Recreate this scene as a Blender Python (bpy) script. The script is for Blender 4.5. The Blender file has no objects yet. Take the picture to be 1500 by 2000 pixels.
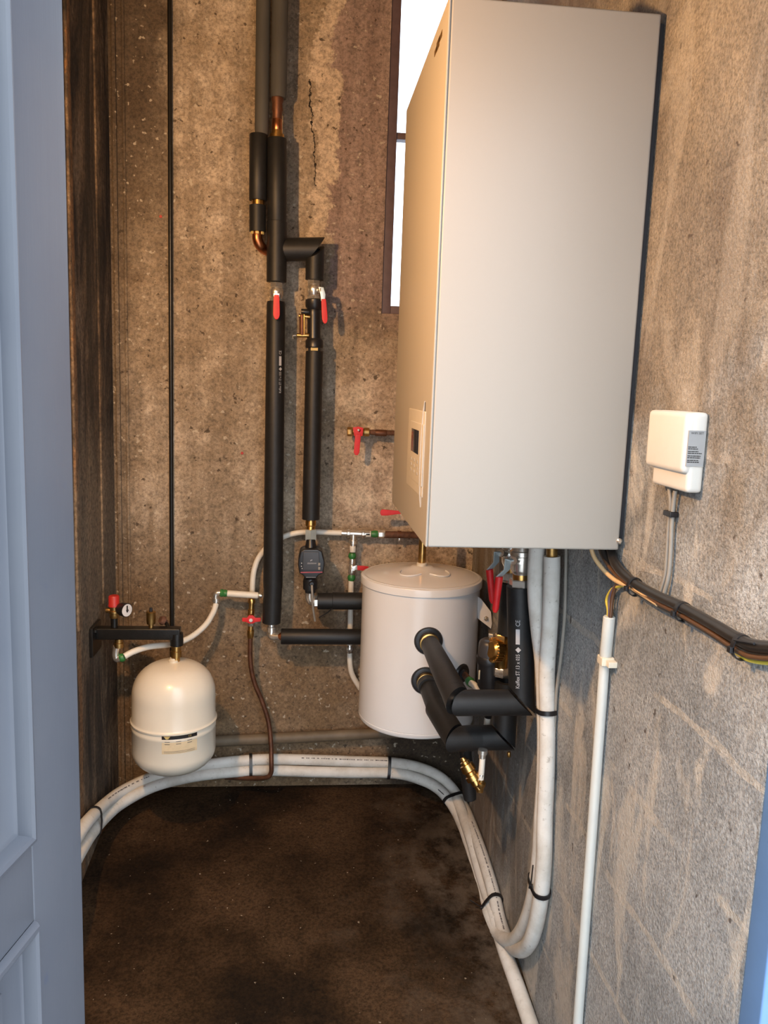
import bpy, bmesh, math, random
from mathutils import Vector, Matrix
random.seed(7)
sc = bpy.context.scene
COL = sc.collection

# ------------------------------------------------------------------ camera frame
EYE = Vector((0.0, 0.0, 1.44))
F = 1595.32
yaw, pitch, roll = 0.102011938, 0.152329506, -0.0358377312
cy, sy, cp, sp, cr, sr = (math.cos(yaw), math.sin(yaw), math.cos(pitch), math.sin(pitch), math.cos(roll), math.sin(roll))
fwd = Vector((sy*cp, cy*cp, -sp))
rt0 = Vector((cy, -sy, 0))
dn0 = fwd.cross(rt0)
RT = cr*rt0 + sr*dn0
DN = -sr*rt0 + cr*dn0

def P(px, py, x=None, y=None, z=None):
    """Place in the room seen at a photo position, on the plane x=, y= or z= (metres)."""
    d = RT*((px-750)/F) + DN*((py-1000)/F) + fwd
    if y is not None: t = y/d.y
    elif x is not None: t = x/d.x
    else: t = (z-EYE.z)/d.z
    return EYE + d*t

def PY(pts, y): return [P(a, b, y=y) for a, b in pts]

cam = bpy.data.cameras.new('camera'); co = bpy.data.objects.new('camera', cam); COL.objects.link(co)
co.matrix_world = Matrix(((RT.x, -DN.x, -fwd.x, EYE.x), (RT.y, -DN.y, -fwd.y, EYE.y), (RT.z, -DN.z, -fwd.z, EYE.z), (0, 0, 0, 1)))
cam.sensor_fit = 'VERTICAL'; cam.sensor_height = 36; cam.sensor_width = 27; cam.lens = F*36/2000
cam.clip_start = 0.02
sc.camera = co

# ------------------------------------------------------------------ room numbers
XL, XR, YB, YF, ZC = -0.60, 0.583, 2.68, 0.905, 3.0
def floor_z(y): return -0.05 + max(0, min(1, (y-1.5)/1.18))*0.11

# ------------------------------------------------------------------ materials
def _n(nt, typ, **kw):
    n = nt.nodes.new(typ)
    for k, v in kw.items():
        if hasattr(n, k): setattr(n, k, v)
        else: n.inputs[k].default_value = v
    return n
def base(name):
    m = bpy.data.materials.new(name); m.use_nodes = True
    nt = m.node_tree; return m, nt, nt.nodes['Principled BSDF']
def L(nt, a, b): nt.links.new(a, b)
def ramp(nt, src, stops):
    r = nt.nodes.new('ShaderNodeValToRGB')
    while len(r.color_ramp.elements) < len(stops): r.color_ramp.elements.new(0.5)
    for e, (p, c) in zip(r.color_ramp.elements, stops):
        e.position = p; e.color = (c if len(c) == 4 else (*c, 1)) if not isinstance(c, (int, float)) else (c, c, c, 1)
    L(nt, src, r.inputs[0]); return r.outputs[0]
def mixc(nt, fac, a, b, mode='MIX'):
    n = nt.nodes.new('ShaderNodeMix'); n.data_type = 'RGBA'; n.blend_type = mode
    for s, v in ((n.inputs[0], fac), (n.inputs[6], a), (n.inputs[7], b)):
        if hasattr(v, 'is_linked'): L(nt, v, s)
        elif isinstance(v, (int, float)): s.default_value = v
        else: s.default_value = (*v, 1)
    return n.outputs[2]
def math_(nt, op, a, b=0.0, clamp=False):
    n = nt.nodes.new('ShaderNodeMath'); n.operation = op; n.use_clamp = clamp
    for s, v in ((n.inputs[0], a), (n.inputs[1], b)):
        if hasattr(v, 'is_linked'): L(nt, v, s)
        else: s.default_value = v
    return n.outputs[0]
def coords(nt, scale=(1, 1, 1), loc=(0, 0, 0)):
    t = nt.nodes.new('ShaderNodeTexCoord'); mp = nt.nodes.new('ShaderNodeMapping')
    mp.inputs['Scale'].default_value = scale; mp.inputs['Location'].default_value = loc
    L(nt, t.outputs['Object'], mp.inputs[0]); return mp.outputs[0]
def noise(nt, vec, scale, detail=6, rough=0.6, dist=0.0):
    n = nt.nodes.new('ShaderNodeTexNoise'); n.inputs['Scale'].default_value = scale
    n.inputs['Detail'].default_value = detail; n.inputs['Roughness'].default_value = rough
    n.inputs['Distortion'].default_value = dist
    L(nt, vec, n.inputs['Vector']); return n.outputs['Fac']
def bump(nt, b, h, strength, dist):
    n = nt.nodes.new('ShaderNodeBump'); n.inputs['Strength'].default_value = strength; n.inputs['Distance'].default_value = dist
    L(nt, h, n.inputs['Height']); L(nt, n.outputs[0], b.inputs['Normal'])

def simple(name, col, rough=0.5, metal=0.0, var=0.12, scale=30, bmp=0.0, coat=0.0, stretch=(1, 1, 1), spec=.5):
    m, nt, b = base(name)
    v = coords(nt, stretch); f = noise(nt, v, scale, 4)
    c = ramp(nt, f, [(0.3, tuple(x*(1-var) for x in col)), (0.7, tuple(min(1, x*(1+var)) for x in col))])
    L(nt, c, b.inputs['Base Color'])
    b.inputs['Roughness'].default_value = rough; b.inputs['Metallic'].default_value = metal
    b.inputs['Specular IOR Level'].default_value = spec
    if coat: b.inputs['Coat Weight'].default_value = coat
    if bmp: bump(nt, b, noise(nt, v, scale*4, 3), bmp, 0.002)
    return m

M = {}
M['enamel'] = simple('boiler_enamel', (.322, .294, .257), .42, var=.012, scale=3)
M['white'] = simple('white_enamel', (.76, .755, .76), .22, var=.015, scale=4, coat=.25)
M['cream'] = simple('cream_enamel', (.74, .68, .57), .28, var=.03, scale=9, coat=.2)
M['foam'] = simple('black_foam', (.011, .011, .0115), .50, var=.25, scale=60, bmp=.15, spec=.42)
M['foamcut'] = simple('cut_foam', (.008, .008, .008), .95)
M['plastic'] = simple('black_plastic', (.012, .012, .014), .35, var=.1)
M['greyplastic'] = simple('dark_grey_plastic', (.035, .035, .04), .4, var=.1)
M['chrome'] = simple('nickel_plate', (.72, .68, .62), .26, .85, var=.1, scale=80)
M['zinc'] = simple('zinc_plate', (.50, .58, .60), .35, .5, var=.06)
M['brass'] = simple('brass', (.60, .36, .12), .28, 1.0, var=.2, scale=60)
M['oldbrass'] = simple('dull_brass', (.46, .28, .10), .38, 1.0, var=.3, scale=60)
M['copper'] = simple('copper', (.52, .20, .09), .32, 1.0, var=.3, scale=40)
M['oldcopper'] = simple('tarnished_copper', (.13, .055, .03), .5, .6, var=.35, scale=40)
M['rust'] = simple('rusty_steel', (.11, .05, .03), .8, .2, var=.5, scale=60, bmp=.5)
M['oldpipe'] = simple('old_grey_paint', (.060, .058, .054), .7, var=.2, scale=25, bmp=.2, stretch=(1, 1, .2))
M['drainpipe'] = simple('drain_pipe', (.14, .105, .068), .6, var=.2, scale=18)
M['blacksteel'] = simple('black_steel', (.012, .011, .010), .35, .3, var=.3, scale=50, bmp=.2)
M['red'] = simple('red_vinyl', (.60, .012, .014), .5, var=.1)
M['redcap'] = simple('red_cap', (.42, .02, .015), .45, var=.1)
M['green'] = simple('green_ring', (.03, .17, .04), .4)
M['pex'] = simple('white_pipe', (.72, .68, .60), .4, var=.05, scale=20)
M['conduit'] = simple('pale_grey_conduit', (.55, .56, .53), .45, var=.04, scale=12)
M['clip'] = simple('ivory_clip', (.66, .60, .48), .5, var=.04)
M['tie'] = simple('black_nylon', (.010, .009, .010), .4)
M['cable'] = simple('black_cable', (.018, .015, .013), .3, var=.2)
M['greycable'] = simple('grey_cable', (.25, .23, .20), .5, var=.08)
M['creamcable'] = simple('cream_cable', (.62, .42, .22), .5, var=.06)
M['yellow'] = simple('yellow_green_wire', (.55, .45, .06), .45)
M['violet'] = simple('grey_violet_wire', (.10, .08, .12), .45)
M['brownwire'] = simple('brown_wire', (.085, .04, .018), .45)
M['print'] = simple('grey_print', (.12, .11, .11), .6)
M['whiteprint'] = simple('pale_print', (.42, .42, .44), .6)
M['paperlabel'] = simple('buff_label', (.66, .53, .34), .6, var=.08, scale=40)
M['blacklabel'] = simple('black_label', (.012, .010, .010), .5)
M['labelgold'] = simple('gold_print', (.55, .42, .16), .5)
M['labelgrey'] = simple('grey_label', (.30, .295, .29), .5, var=.04)
M['inkblack'] = simple('black_ink', (.012, .010, .010), .6)
M['screen'] = simple('dark_screen', (.010, .010, .016), .12)
M['panelwhite'] = simple('control_plastic', (.43, .395, .345), .4, var=.03)
M['wifi'] = simple('warm_white_plastic', (.58, .55, .50), .45, var=.02)
M['dial'] = simple('white_dial', (.72, .70, .70), .3)
M['frame'] = simple('brown_window_paint', (.10, .065, .075), .5, var=.2)
M['gap'] = simple('gap_shade', (.012, .011, .014), .7)  # near-black standing in for the shade inside the boiler's gaps
M['pinkred'] = simple('red_stripe', (.35, .05, .06), .4)
M['glassfibre'] = simple('tan_hemp', (.5, .36, .15), .8)

def m_door():
    m, nt, b = base('blue_door_paint')
    v = coords(nt)
    f = noise(nt, v, 5, 5)
    c = ramp(nt, f, [(.3, (.062, .068, .085)), (.7, (.074, .079, .094))])
    sp_ = noise(nt, v, 22, 2)
    c = mixc(nt, ramp(nt, sp_, [(.72, 0.0), (.78, .55)]), c, (.05, .06, .09))
    L(nt, c, b.inputs['Base Color']); b.inputs['Roughness'].default_value = .38
    bump(nt, b, noise(nt, coords(nt, (60, 60, 4)), 1, 4), .12, .002)
    return m
M['door'] = m_door()
M['jamb'] = simple('blue_frame_paint', (.10, .19, .36), .4, var=.08, scale=10)

def m_backwall():
    m, nt, b = base('stained_concrete')
    v = coords(nt)
    big = noise(nt, v, 2.2, 8, .62, .4)
    c = ramp(nt, big, [(.36, (.185, .132, .084)), (.46, (.305, .235, .163)), (.55, (.40, .32, .235)), (.66, (.50, .415, .325))])
    md = noise(nt, coords(nt, (1, 1, 1), (7, 1, 3)), 11, 6, .62)
    c = mixc(nt, ramp(nt, md, [(.42, .45), (.53, 0.0)]), c, (.21, .155, .10))
    # vertical run marks
    st = noise(nt, coords(nt, (9, 9, .55)), 1.2, 6, .6)
    c = mixc(nt, ramp(nt, st, [(.40, .55), (.52, 0.0)]), c, (.19, .14, .092))
    sep = nt.nodes.new('ShaderNodeSeparateXYZ'); L(nt, v, sep.inputs[0])
    X, Zc = sep.outputs[0], sep.outputs[2]
    wob = noise(nt, v, 7, 6, .65)
    wx = math_(nt, 'ADD', X, math_(nt, 'MULTIPLY', math_(nt, 'SUBTRACT', wob, .5), .22))
    wz = math_(nt, 'ADD', Zc, math_(nt, 'MULTIPLY', math_(nt, 'SUBTRACT', wob, .5), .35))
    # smooth mauve-brown render beside the window, right of the broken plaster edge
    up = math_(nt, 'MULTIPLY', ramp(nt, wx, [(.070, 0.0), (.078, 1.0)]), ramp(nt, math_(nt, 'MULTIPLY', wz, .4), [(.62, 0.0), (.70, 1.0)]))
    mauve = ramp(nt, noise(nt, coords(nt, (14, 14, 1.2)), 1.3, 5), [(.38, (.22, .155, .14)), (.62, (.33, .245, .215))])
    c = mixc(nt, math_(nt, 'MULTIPLY', up, .85), c, mauve)
    # pale plaster left of it
    pl = math_(nt, 'MULTIPLY', math_(nt, 'MULTIPLY', ramp(nt, wx, [(.015, 0.0), (.022, 1.0)]), ramp(nt, wx, [(.070, 1.0), (.078, 0.0)])), ramp(nt, math_(nt, 'MULTIPLY', wz, .4), [(.74, 0.0), (.78, 1.0)]))
    c = mixc(nt, math_(nt, 'MULTIPLY', pl, .7), c, (.56, .45, .34))
    # greyer, paler render low on the right
    lo = math_(nt, 'MULTIPLY', ramp(nt, wx, [(.10, 0.0), (.22, 1.0)]), ramp(nt, math_(nt, 'MULTIPLY', wz, .4), [(.58, 1.0), (.64, 0.0)]))
    lo2 = ramp(nt, noise(nt, v, 9, 5, .6), [(.42, (.38, .29, .215)), (.5, (.52, .41, .315)), (.6, (.64, .54, .42))])
    c = mixc(nt, math_(nt, 'MULTIPLY', lo, .85), c, lo2)
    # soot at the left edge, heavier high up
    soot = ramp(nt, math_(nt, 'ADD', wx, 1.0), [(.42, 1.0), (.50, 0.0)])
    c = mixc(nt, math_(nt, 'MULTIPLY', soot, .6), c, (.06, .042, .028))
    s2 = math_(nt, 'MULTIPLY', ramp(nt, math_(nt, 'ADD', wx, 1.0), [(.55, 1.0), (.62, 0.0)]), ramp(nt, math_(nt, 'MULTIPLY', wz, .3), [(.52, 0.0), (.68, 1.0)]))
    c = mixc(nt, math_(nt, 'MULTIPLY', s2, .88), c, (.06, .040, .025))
    # old damp stain low on the wall, with a ragged tide mark
    brn = ramp(nt, math_(nt, 'ADD', Zc, math_(nt, 'MULTIPLY', math_(nt, 'SUBTRACT', noise(nt, v, 2.6, 7, .65), .5), .9)), [(.45, .75), (.95, 0.0)])
    c = mixc(nt, brn, c, (.155, .088, .036))
    cr2 = math_(nt, 'MULTIPLY', ramp(nt, wx, [(.26, 0.0), (.36, 1.0)]), ramp(nt, wz, [(.30, 1.0), (.52, 0.0)]))  # tank's shadow painted as a dark patch in the lower right corner
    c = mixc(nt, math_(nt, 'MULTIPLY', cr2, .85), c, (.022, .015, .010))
    # aggregate grain, pits and pale flecks
    gr = noise(nt, v, 120, 4, .75)
    c = mixc(nt, .62, c, ramp(nt, gr, [(.36, .35), (.50, .95), (.62, 1.35)]), 'MULTIPLY')
    g2 = noise(nt, v, 34, 5, .7)
    c = mixc(nt, .30, c, ramp(nt, g2, [(.40, .45), (.50, 1.0), (.60, 1.25)]), 'MULTIPLY')
    pit = noise(nt, v, 48, 3, .55)
    c = mixc(nt, ramp(nt, pit, [(.29, .85), (.34, 0.0)]), c, (.045, .03, .018))
    fl = noise(nt, coords(nt, (1, 1, 1), (3, 5, 1)), 60, 2, .5)
    c = mixc(nt, ramp(nt, fl, [(.66, 0.0), (.71, .7)]), c, (.52, .45, .35))
    # crack
    cw = noise(nt, coords(nt, (1, 1, 1), (2, 0, 0)), 9, 5, .7)
    cxl = math_(nt, 'ADD', math_(nt, 'SUBTRACT', X, .018), math_(nt, 'MULTIPLY', math_(nt, 'SUBTRACT', cw, .5), .07))
    cxl = math_(nt, 'ADD', cxl, math_(nt, 'MULTIPLY', math_(nt, 'SUBTRACT', Zc, 2.15), .10))
    crk = math_(nt, 'MULTIPLY', math_(nt, 'LESS_THAN', math_(nt, 'ABSOLUTE', cxl), .0015),
                math_(nt, 'MULTIPLY', math_(nt, 'GREATER_THAN', Zc, 2.05), math_(nt, 'LESS_THAN', Zc, 2.36)))
    c = mixc(nt, crk, c, (.012, .008, .006))
    L(nt, c, b.inputs['Base Color']); b.inputs['Roughness'].default_value = .9
    h = math_(nt, 'ADD', math_(nt, 'MULTIPLY', noise(nt, v, 60, 6, .7), .6), math_(nt, 'MULTIPLY', noise(nt, v, 10, 5), .8))
    bump(nt, b, h, .55, .009)
    return m

def m_leftwall():
    m, nt, b = base('sooty_concrete')
    v = coords(nt)
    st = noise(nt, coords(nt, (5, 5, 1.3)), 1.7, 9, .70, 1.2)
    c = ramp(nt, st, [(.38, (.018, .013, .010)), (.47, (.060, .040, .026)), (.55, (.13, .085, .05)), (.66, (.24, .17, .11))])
    sep = nt.nodes.new('ShaderNodeSeparateXYZ'); L(nt, v, sep.inputs[0])
    wob = noise(nt, coords(nt, (1, 1, .35)), 9, 5, .6)
    wy = math_(nt, 'ADD', sep.outputs[1], math_(nt, 'MULTIPLY', math_(nt, 'SUBTRACT', wob, .5), .08))
    rust = math_(nt, 'LESS_THAN', math_(nt, 'ABSOLUTE', math_(nt, 'SUBTRACT', wy, 2.235)), .016)
    c = mixc(nt, math_(nt, 'MULTIPLY', rust, .7), c, (.20, .095, .035))
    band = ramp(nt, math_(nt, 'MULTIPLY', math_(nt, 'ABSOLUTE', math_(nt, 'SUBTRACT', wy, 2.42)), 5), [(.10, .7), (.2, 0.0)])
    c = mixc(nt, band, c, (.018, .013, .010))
    # lighter, bare concrete low down
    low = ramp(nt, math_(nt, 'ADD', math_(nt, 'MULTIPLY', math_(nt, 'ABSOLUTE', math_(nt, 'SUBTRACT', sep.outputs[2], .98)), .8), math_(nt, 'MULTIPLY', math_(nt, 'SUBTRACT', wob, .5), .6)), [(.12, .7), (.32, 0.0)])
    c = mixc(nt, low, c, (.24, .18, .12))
    c = mixc(nt, .8, c, ramp(nt, noise(nt, v, 70, 4, .75), [(.37, .35), (.60, 1.3)]), 'MULTIPLY')
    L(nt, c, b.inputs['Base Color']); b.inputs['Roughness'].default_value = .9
    h = math_(nt, 'ADD', math_(nt, 'MULTIPLY', noise(nt, v, 60, 6, .7), .5), math_(nt, 'MULTIPLY', noise(nt, coords(nt, (1, 1, .5)), 14, 6), 1.0))
    bump(nt, b, h, .7, .010)
    return m

def m_rightwall():
    m, nt, b = base('roughcast_blockwork')
    v = coords(nt)
    big = noise(nt, v, 2.6, 8, .62, .5)
    c = ramp(nt, big, [(.36, (.190, .198, .200)), (.46, (.265, .273, .275)), (.55, (.33, .338, .338)), (.66, (.40, .405, .40))])
    wob = noise(nt, v, 5, 5, .6)
    sep = nt.nodes.new('ShaderNodeSeparateXYZ'); L(nt, v, sep.inputs[0])
    # smooth tan plaster spread high on the wall
    hi = ramp(nt, math_(nt, 'ADD', math_(nt, 'MULTIPLY', sep.outputs[2], .4), math_(nt, 'MULTIPLY', math_(nt, 'SUBTRACT', wob, .5), .5)), [(.46, 0.0), (.58, 1.0)])
    tan = ramp(nt, noise(nt, coords(nt, (1, 3, 1.2)), 2.2, 6, .6), [(.40, (.115, .078, .044)), (.50, (.17, .128, .082)), (.62, (.25, .195, .130))])
    c = mixc(nt, math_(nt, 'MULTIPLY', hi, .75), c, tan)
    gr = noise(nt, v, 190, 4, .75)
    c = mixc(nt, .62, c, ramp(nt, gr, [(.36, .30), (.50, .95), (.62, 1.4)]), 'MULTIPLY')
    g2 = noise(nt, v, 45, 5, .7)
    c = mixc(nt, .28, c, ramp(nt, g2, [(.40, .55), (.50, 1.0), (.60, 1.2)]), 'MULTIPLY')
    # mortar smears along the block courses (0.2 m)
    wb = math_(nt, 'MULTIPLY', math_(nt, 'SUBTRACT', wob, .5), .045)
    zz = math_(nt, 'ADD', math_(nt, 'ADD', sep.outputs[2], .0425), wb)
    fr = math_(nt, 'ABSOLUTE', math_(nt, 'SUBTRACT', math_(nt, 'FRACT', math_(nt, 'MULTIPLY', zz, 5.0)), .5))
    wid = math_(nt, 'MULTIPLY', noise(nt, coords(nt, (1, 3, 3), (2, 2, 2)), 2.4, 4, .6), .10)
    jt = math_(nt, 'GREATER_THAN', fr, math_(nt, 'SUBTRACT', .515, wid))
    pres = ramp(nt, noise(nt, coords(nt, (1, 1, 1), (4, 2, 7)), 4.5, 5, .6), [(.46, 0.0), (.54, .55)])
    pale = ramp(nt, noise(nt, v, 70, 4), [(.40, (.42, .375, .31)), (.60, (.60, .545, .47))])
    c = mixc(nt, math_(nt, 'MULTIPLY', math_(nt, 'MULTIPLY', jt, pres), math_(nt, 'SUBTRACT', 1.0, math_(nt, 'MULTIPLY', hi, .85))), c, pale)
    # vertical pale wipes
    wp = noise(nt, coords(nt, (1, 4.2, 1.5), (0, 1.3, .4)), 1.9, 6, .6, .8)
    wpf = math_(nt, 'MULTIPLY', ramp(nt, wp, [(.535, 0.0), (.60, .75)]), math_(nt, 'SUBTRACT', 1.0, math_(nt, 'MULTIPLY', hi, .75)))
    c = mixc(nt, wpf, c, mixc(nt, .5, pale, (.54, .51, .46)))
    dk = noise(nt, coords(nt, (1, 1, 1), (9, 4, 2)), 34, 3, .6)
    c = mixc(nt, ramp(nt, dk, [(.27, .9), (.32, 0.0)]), c, (.06, .045, .035))
    # brown mottling, stronger towards the rear corner
    brn = noise(nt, coords(nt, (1, 5, .8), (3, 0, 5)), 1.6, 6, .6)
    far = ramp(nt, math_(nt, 'MULTIPLY', math_(nt, 'ADD', sep.outputs[1], math_(nt, 'MULTIPLY', wob, .5)), .25), [(.49, 0.0), (.60, 1.0)])
    c = mixc(nt, math_(nt, 'MULTIPLY', far, ramp(nt, brn, [(.42, .15), (.56, .75)])), c, (.13, .085, .05))
    L(nt, c, b.inputs['Base Color']); b.inputs['Roughness'].default_value = .92
    h = math_(nt, 'ADD', noise(nt, v, 150, 4, .7), math_(nt, 'MULTIPLY', noise(nt, v, 14, 5), .9))
    bump(nt, b, h, .9, .007)
    return m

def m_floor():
    m, nt, b = base('earth_brown_concrete')
    v = coords(nt)
    c = ramp(nt, noise(nt, v, 3.2, 8, .62), [(.36, (.012, .0065, .003)), (.48, (.029, .0150, .0065)), (.62, (.055, .030, .014))])
    c = mixc(nt, .8, c, ramp(nt, noise(nt, v, 110, 4, .75), [(.37, .4), (.62, 1.4)]), 'MULTIPLY')
    fl = noise(nt, v, 75, 2, .5)
    c = mixc(nt, ramp(nt, fl, [(.745, 0.0), (.765, .7)]), c, (.34, .27, .19))
    sep = nt.nodes.new('ShaderNodeSeparateXYZ'); L(nt, v, sep.inputs[0])
    wob = noise(nt, v, 4, 5, .6)
    wx = math_(nt, 'ADD', sep.outputs[0], math_(nt, 'SUBTRACT', wob, .5))
    dust = math_(nt, 'MULTIPLY', ramp(nt, wx, [(.20, 0.0), (.5, 1.0)]), ramp(nt, noise(nt, v, 12, 6, .7), [(.42, 0.0), (.58, .7)]))
    c = mixc(nt, dust, c, (.10, .072, .048))
    L(nt, c, b.inputs['Base Color']); b.inputs['Roughness'].default_value = .95; b.inputs['Specular IOR Level'].default_value = .12
    h = math_(nt, 'ADD', noise(nt, v, 70, 5, .7), math_(nt, 'MULTIPLY', noise(nt, v, 8, 5), 1.5))
    bump(nt, b, h, .45, .006)
    return m
def m_tube():
    m, nt, b = base('ribbed_white_foam')
    v = coords(nt)
    c = ramp(nt, noise(nt, v, 14, 6, .65), [(.30, (.52, .49, .44)), (.55, (.66, .64, .60)), (.8, (.70, .68, .64))])
    c = mixc(nt, ramp(nt, noise(nt, v, 90, 3), [(.64, 0.0), (.72, .6)]), c, (.30, .27, .23))
    L(nt, c, b.inputs['Base Color']); b.inputs['Roughness'].default_value = .75
    bump(nt, b, noise(nt, v, 120, 3), .25, .002)
    return m
def m_glass():
    m = bpy.data.materials.new('window_glass'); m.use_nodes = True; nt = m.node_tree; nt.nodes.clear()
    o = nt.nodes.new('ShaderNodeOutputMaterial'); t = nt.nodes.new('ShaderNodeBsdfTransparent'); g = nt.nodes.new('ShaderNodeBsdfGlossy')
    g.inputs['Roughness'].default_value = .05; mx = nt.nodes.new('ShaderNodeMixShader'); mx.inputs[0].default_value = .06
    n = noise(nt, coords(nt), 4, 3)
    L(nt, ramp(nt, n, [(.3, (.93, .95, .97)), (.7, (.97, .98, 1.0))]), t.inputs[0])
    L(nt, t.outputs[0], mx.inputs[1]); L(nt, g.outputs[0], mx.inputs[2]); L(nt, mx.outputs[0], o.inputs[0]); return m
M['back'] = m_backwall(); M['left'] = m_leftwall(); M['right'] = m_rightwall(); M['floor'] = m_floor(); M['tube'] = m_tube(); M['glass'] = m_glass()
M['ceil'] = simple('ceiling_concrete', (.30, .27, .23), .9, var=.2, scale=4, bmp=.3)
M['ground'] = simple('yard_concrete', (.36, .35, .34), .9, var=.2, scale=4, bmp=.3)

# ------------------------------------------------------------------ mesh builder
def frame_of(d):
    d = d.normalized()
    a = Vector((0, 0, 1)) if abs(d.z) < .9 else Vector((0, 1, 0))
    u = d.cross(a).normalized(); w = u.cross(d).normalized()
    return u, w
class MB:
    def __init__(s): s.v = []; s.f = []
    def ring_tube(s, pts, rads, seg=20, ridges=0, rdepth=0.0, caps=True):
        pts = [Vector(p) for p in pts]; n = len(pts); b0 = len(s.v)
        tang = [(pts[min(i+1, n-1)]-pts[max(i-1, 0)]).normalized() for i in range(n)]
        u, w = frame_of(tang[0])
        for i in range(n):
            if i:
                q = tang[i-1].rotation_difference(tang[i]); u = q @ u; w = q @ w
            r = rads[i] if isinstance(rads, (list, tuple)) else rads
            for k in range(seg):
                a = 2*math.pi*k/seg
                rr = r*(1 + rdepth*(1 if (k % 2) else -1)) if ridges else r
                s.v.append(pts[i] + (u*math.cos(a) + w*math.sin(a))*rr)
        for i in range(n-1):
            for k in range(seg):
                k2 = (k+1) % seg
                s.f.append((b0+i*seg+k, b0+i*seg+k2, b0+(i+1)*seg+k2, b0+(i+1)*seg+k))
        if caps:
            s.f.append(tuple(b0+k for k in reversed(range(seg)))); s.f.append(tuple(b0+(n-1)*seg+k for k in range(seg)))
        return s
    def curve(s, pts, r, seg=16, sub=6, ridges=0, rdepth=0.0):
        return s.ring_tube(smooth_path(pts, sub), r, seg, ridges, rdepth)
    def lathe(s, A, B, prof, seg=28):
        """prof: (t, r), t along A->B; hard corners by repeating."""
        A, B = Vector(A), Vector(B); d = (B-A); u, w = frame_of(d); b0 = len(s.v)
        for t, r in prof:
            for k in range(seg):
                a = 2*math.pi*(k+.5)/seg
                s.v.append(A + d*t + (u*math.cos(a)+w*math.sin(a))*max(r, 1e-5))
        n = len(prof)
        for i in range(n-1):
            for k in range(seg):
                k2 = (k+1) % seg
                s.f.append((b0+i*seg+k, b0+i*seg+k2, b0+(i+1)*seg+k2, b0+(i+1)*seg+k))
        s.f.append(tuple(b0+k for k in reversed(range(seg)))); s.f.append(tuple(b0+(n-1)*seg+k for k in range(seg)))
        return s
    def cyl(s, A, B, r, seg=24): return s.lathe(A, B, [(0, r*.94), (.0, r*.94), (.04, r), (.96, r), (1, r*.94)], seg)
    def hexn(s, A, B, r): return s.lathe(A, B, [(0, r*.9), (.12, r), (.88, r), (1, r*.9)], 6)
    def prism(s, pts, ext, bevel=0.0):
        pts = [Vector(p) for p in pts]; ext = Vector(ext)
        bm = bmesh.new(); a = [bm.verts.new(p) for p in pts]; b = [bm.verts.new(p+ext) for p in pts]; n = len(pts)
        bm.faces.new(a); bm.faces.new(list(reversed(b)))
        for i in range(n): bm.faces.new((a[i], b[i], b[(i+1) % n], a[(i+1) % n]))
        bmesh.ops.recalc_face_normals(bm, faces=bm.faces)
        if bevel: bmesh.ops.bevel(bm, geom=bm.edges[:], offset=bevel, segments=3, profile=.6, affect='EDGES', clamp_overlap=True)
        s.take(bm); return s
    def take(s, bm):
        b0 = len(s.v); bm.verts.ensure_lookup_table(); bm.verts.index_update()
        s.v += [v.co.copy() for v in bm.verts]; s.f += [tuple(b0+v.index for v in f.verts) for f in bm.faces]; bm.free()
    def box(s, lo, hi, bevel=0.0):
        x0, y0, z0 = lo; x1, y1, z1 = hi
        return s.prism([(x0, y0, z0), (x1, y0, z0), (x1, y1, z0), (x0, y1, z0)], (0, 0, z1-z0), bevel)
    def obox(s, c, ax, ay, az, bevel=0.0):
        """oriented box: half-axis vectors."""
        c, ax, ay, az = map(Vector, (c, ax, ay, az))
        return s.prism([c-ax-ay-az, c+ax-ay-az, c+ax+ay-az, c-ax+ay-az], az*2, bevel)
    def ball(s, c, r, seg=16):
        prof = [(.5-.5*math.cos(math.pi*i/10), r*math.sin(math.pi*i/10)) for i in range(11)]
        c = Vector(c); return s.lathe(c-Vector((0, 0, r)), c+Vector((0, 0, r)), prof, seg)
    def build(s, name, mat, parent=None, angle=38, origin=None):
        me = bpy.data.meshes.new(name); off = Vector((0, 0, 0))
        o = bpy.data.objects.new(name, me)
        if parent is not None:
            off = parent['_o']; off = Vector(off)
        elif origin is not None: off = Vector(origin)
        me.from_pydata([tuple(v-off) for v in s.v], [], s.f)
        me.materials.append(M[mat]); me.update()
        bm = bmesh.new(); bm.from_mesh(me); bmesh.ops.recalc_face_normals(bm, faces=bm.faces); bm.to_mesh(me); bm.free()
        for p in me.polygons: p.use_smooth = True
        me.set_sharp_from_angle(angle=math.radians(angle))
        COL.objects.link(o)
        if parent is not None: o.parent = parent; o['_o'] = tuple(off)
        else:
            o.location = off; o['_o'] = tuple(off)
        return o
def smooth_path(pts, sub=6):
    pts = [Vector(p) for p in pts]
    if len(pts) < 3: return pts
    ex = [pts[0]*2-pts[1]] + pts + [pts[-1]*2-pts[-2]]; out = []
    for i in range(1, len(ex)-2):
        p0, p1, p2, p3 = ex[i-1], ex[i], ex[i+1], ex[i+2]
        for k in range(sub):
            t = k/sub
            out.append(.5*((2*p1) + (p2-p0)*t + (2*p0-5*p1+4*p2-p3)*t*t + (3*p1-p0-3*p2+p3)*t**3))
    out.append(pts[-1]); return out

def tag(o, label=None, cat=None, group=None, kind=None):
    if label: o['label'] = label
    if cat: o['category'] = cat
    if group: o['group'] = group
    if kind: o['kind'] = kind
    return o
def thing(name, label, cat, loc, group=None):
    o = bpy.data.objects.new(name, None); COL.objects.link(o); o.empty_display_size = .05
    o.location = loc; o['_o'] = tuple(loc); return tag(o, label, cat, group)
def lone(mb, name, mat, label, cat, group=None, origin=None, angle=38):
    return tag(mb.build(name, mat, origin=origin if origin is not None else mb.v[0], angle=angle), label, cat, group)
def struct(mb, name, mat): return tag(mb.build(name, mat, origin=(0, 0, 0)), kind='structure')

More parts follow.
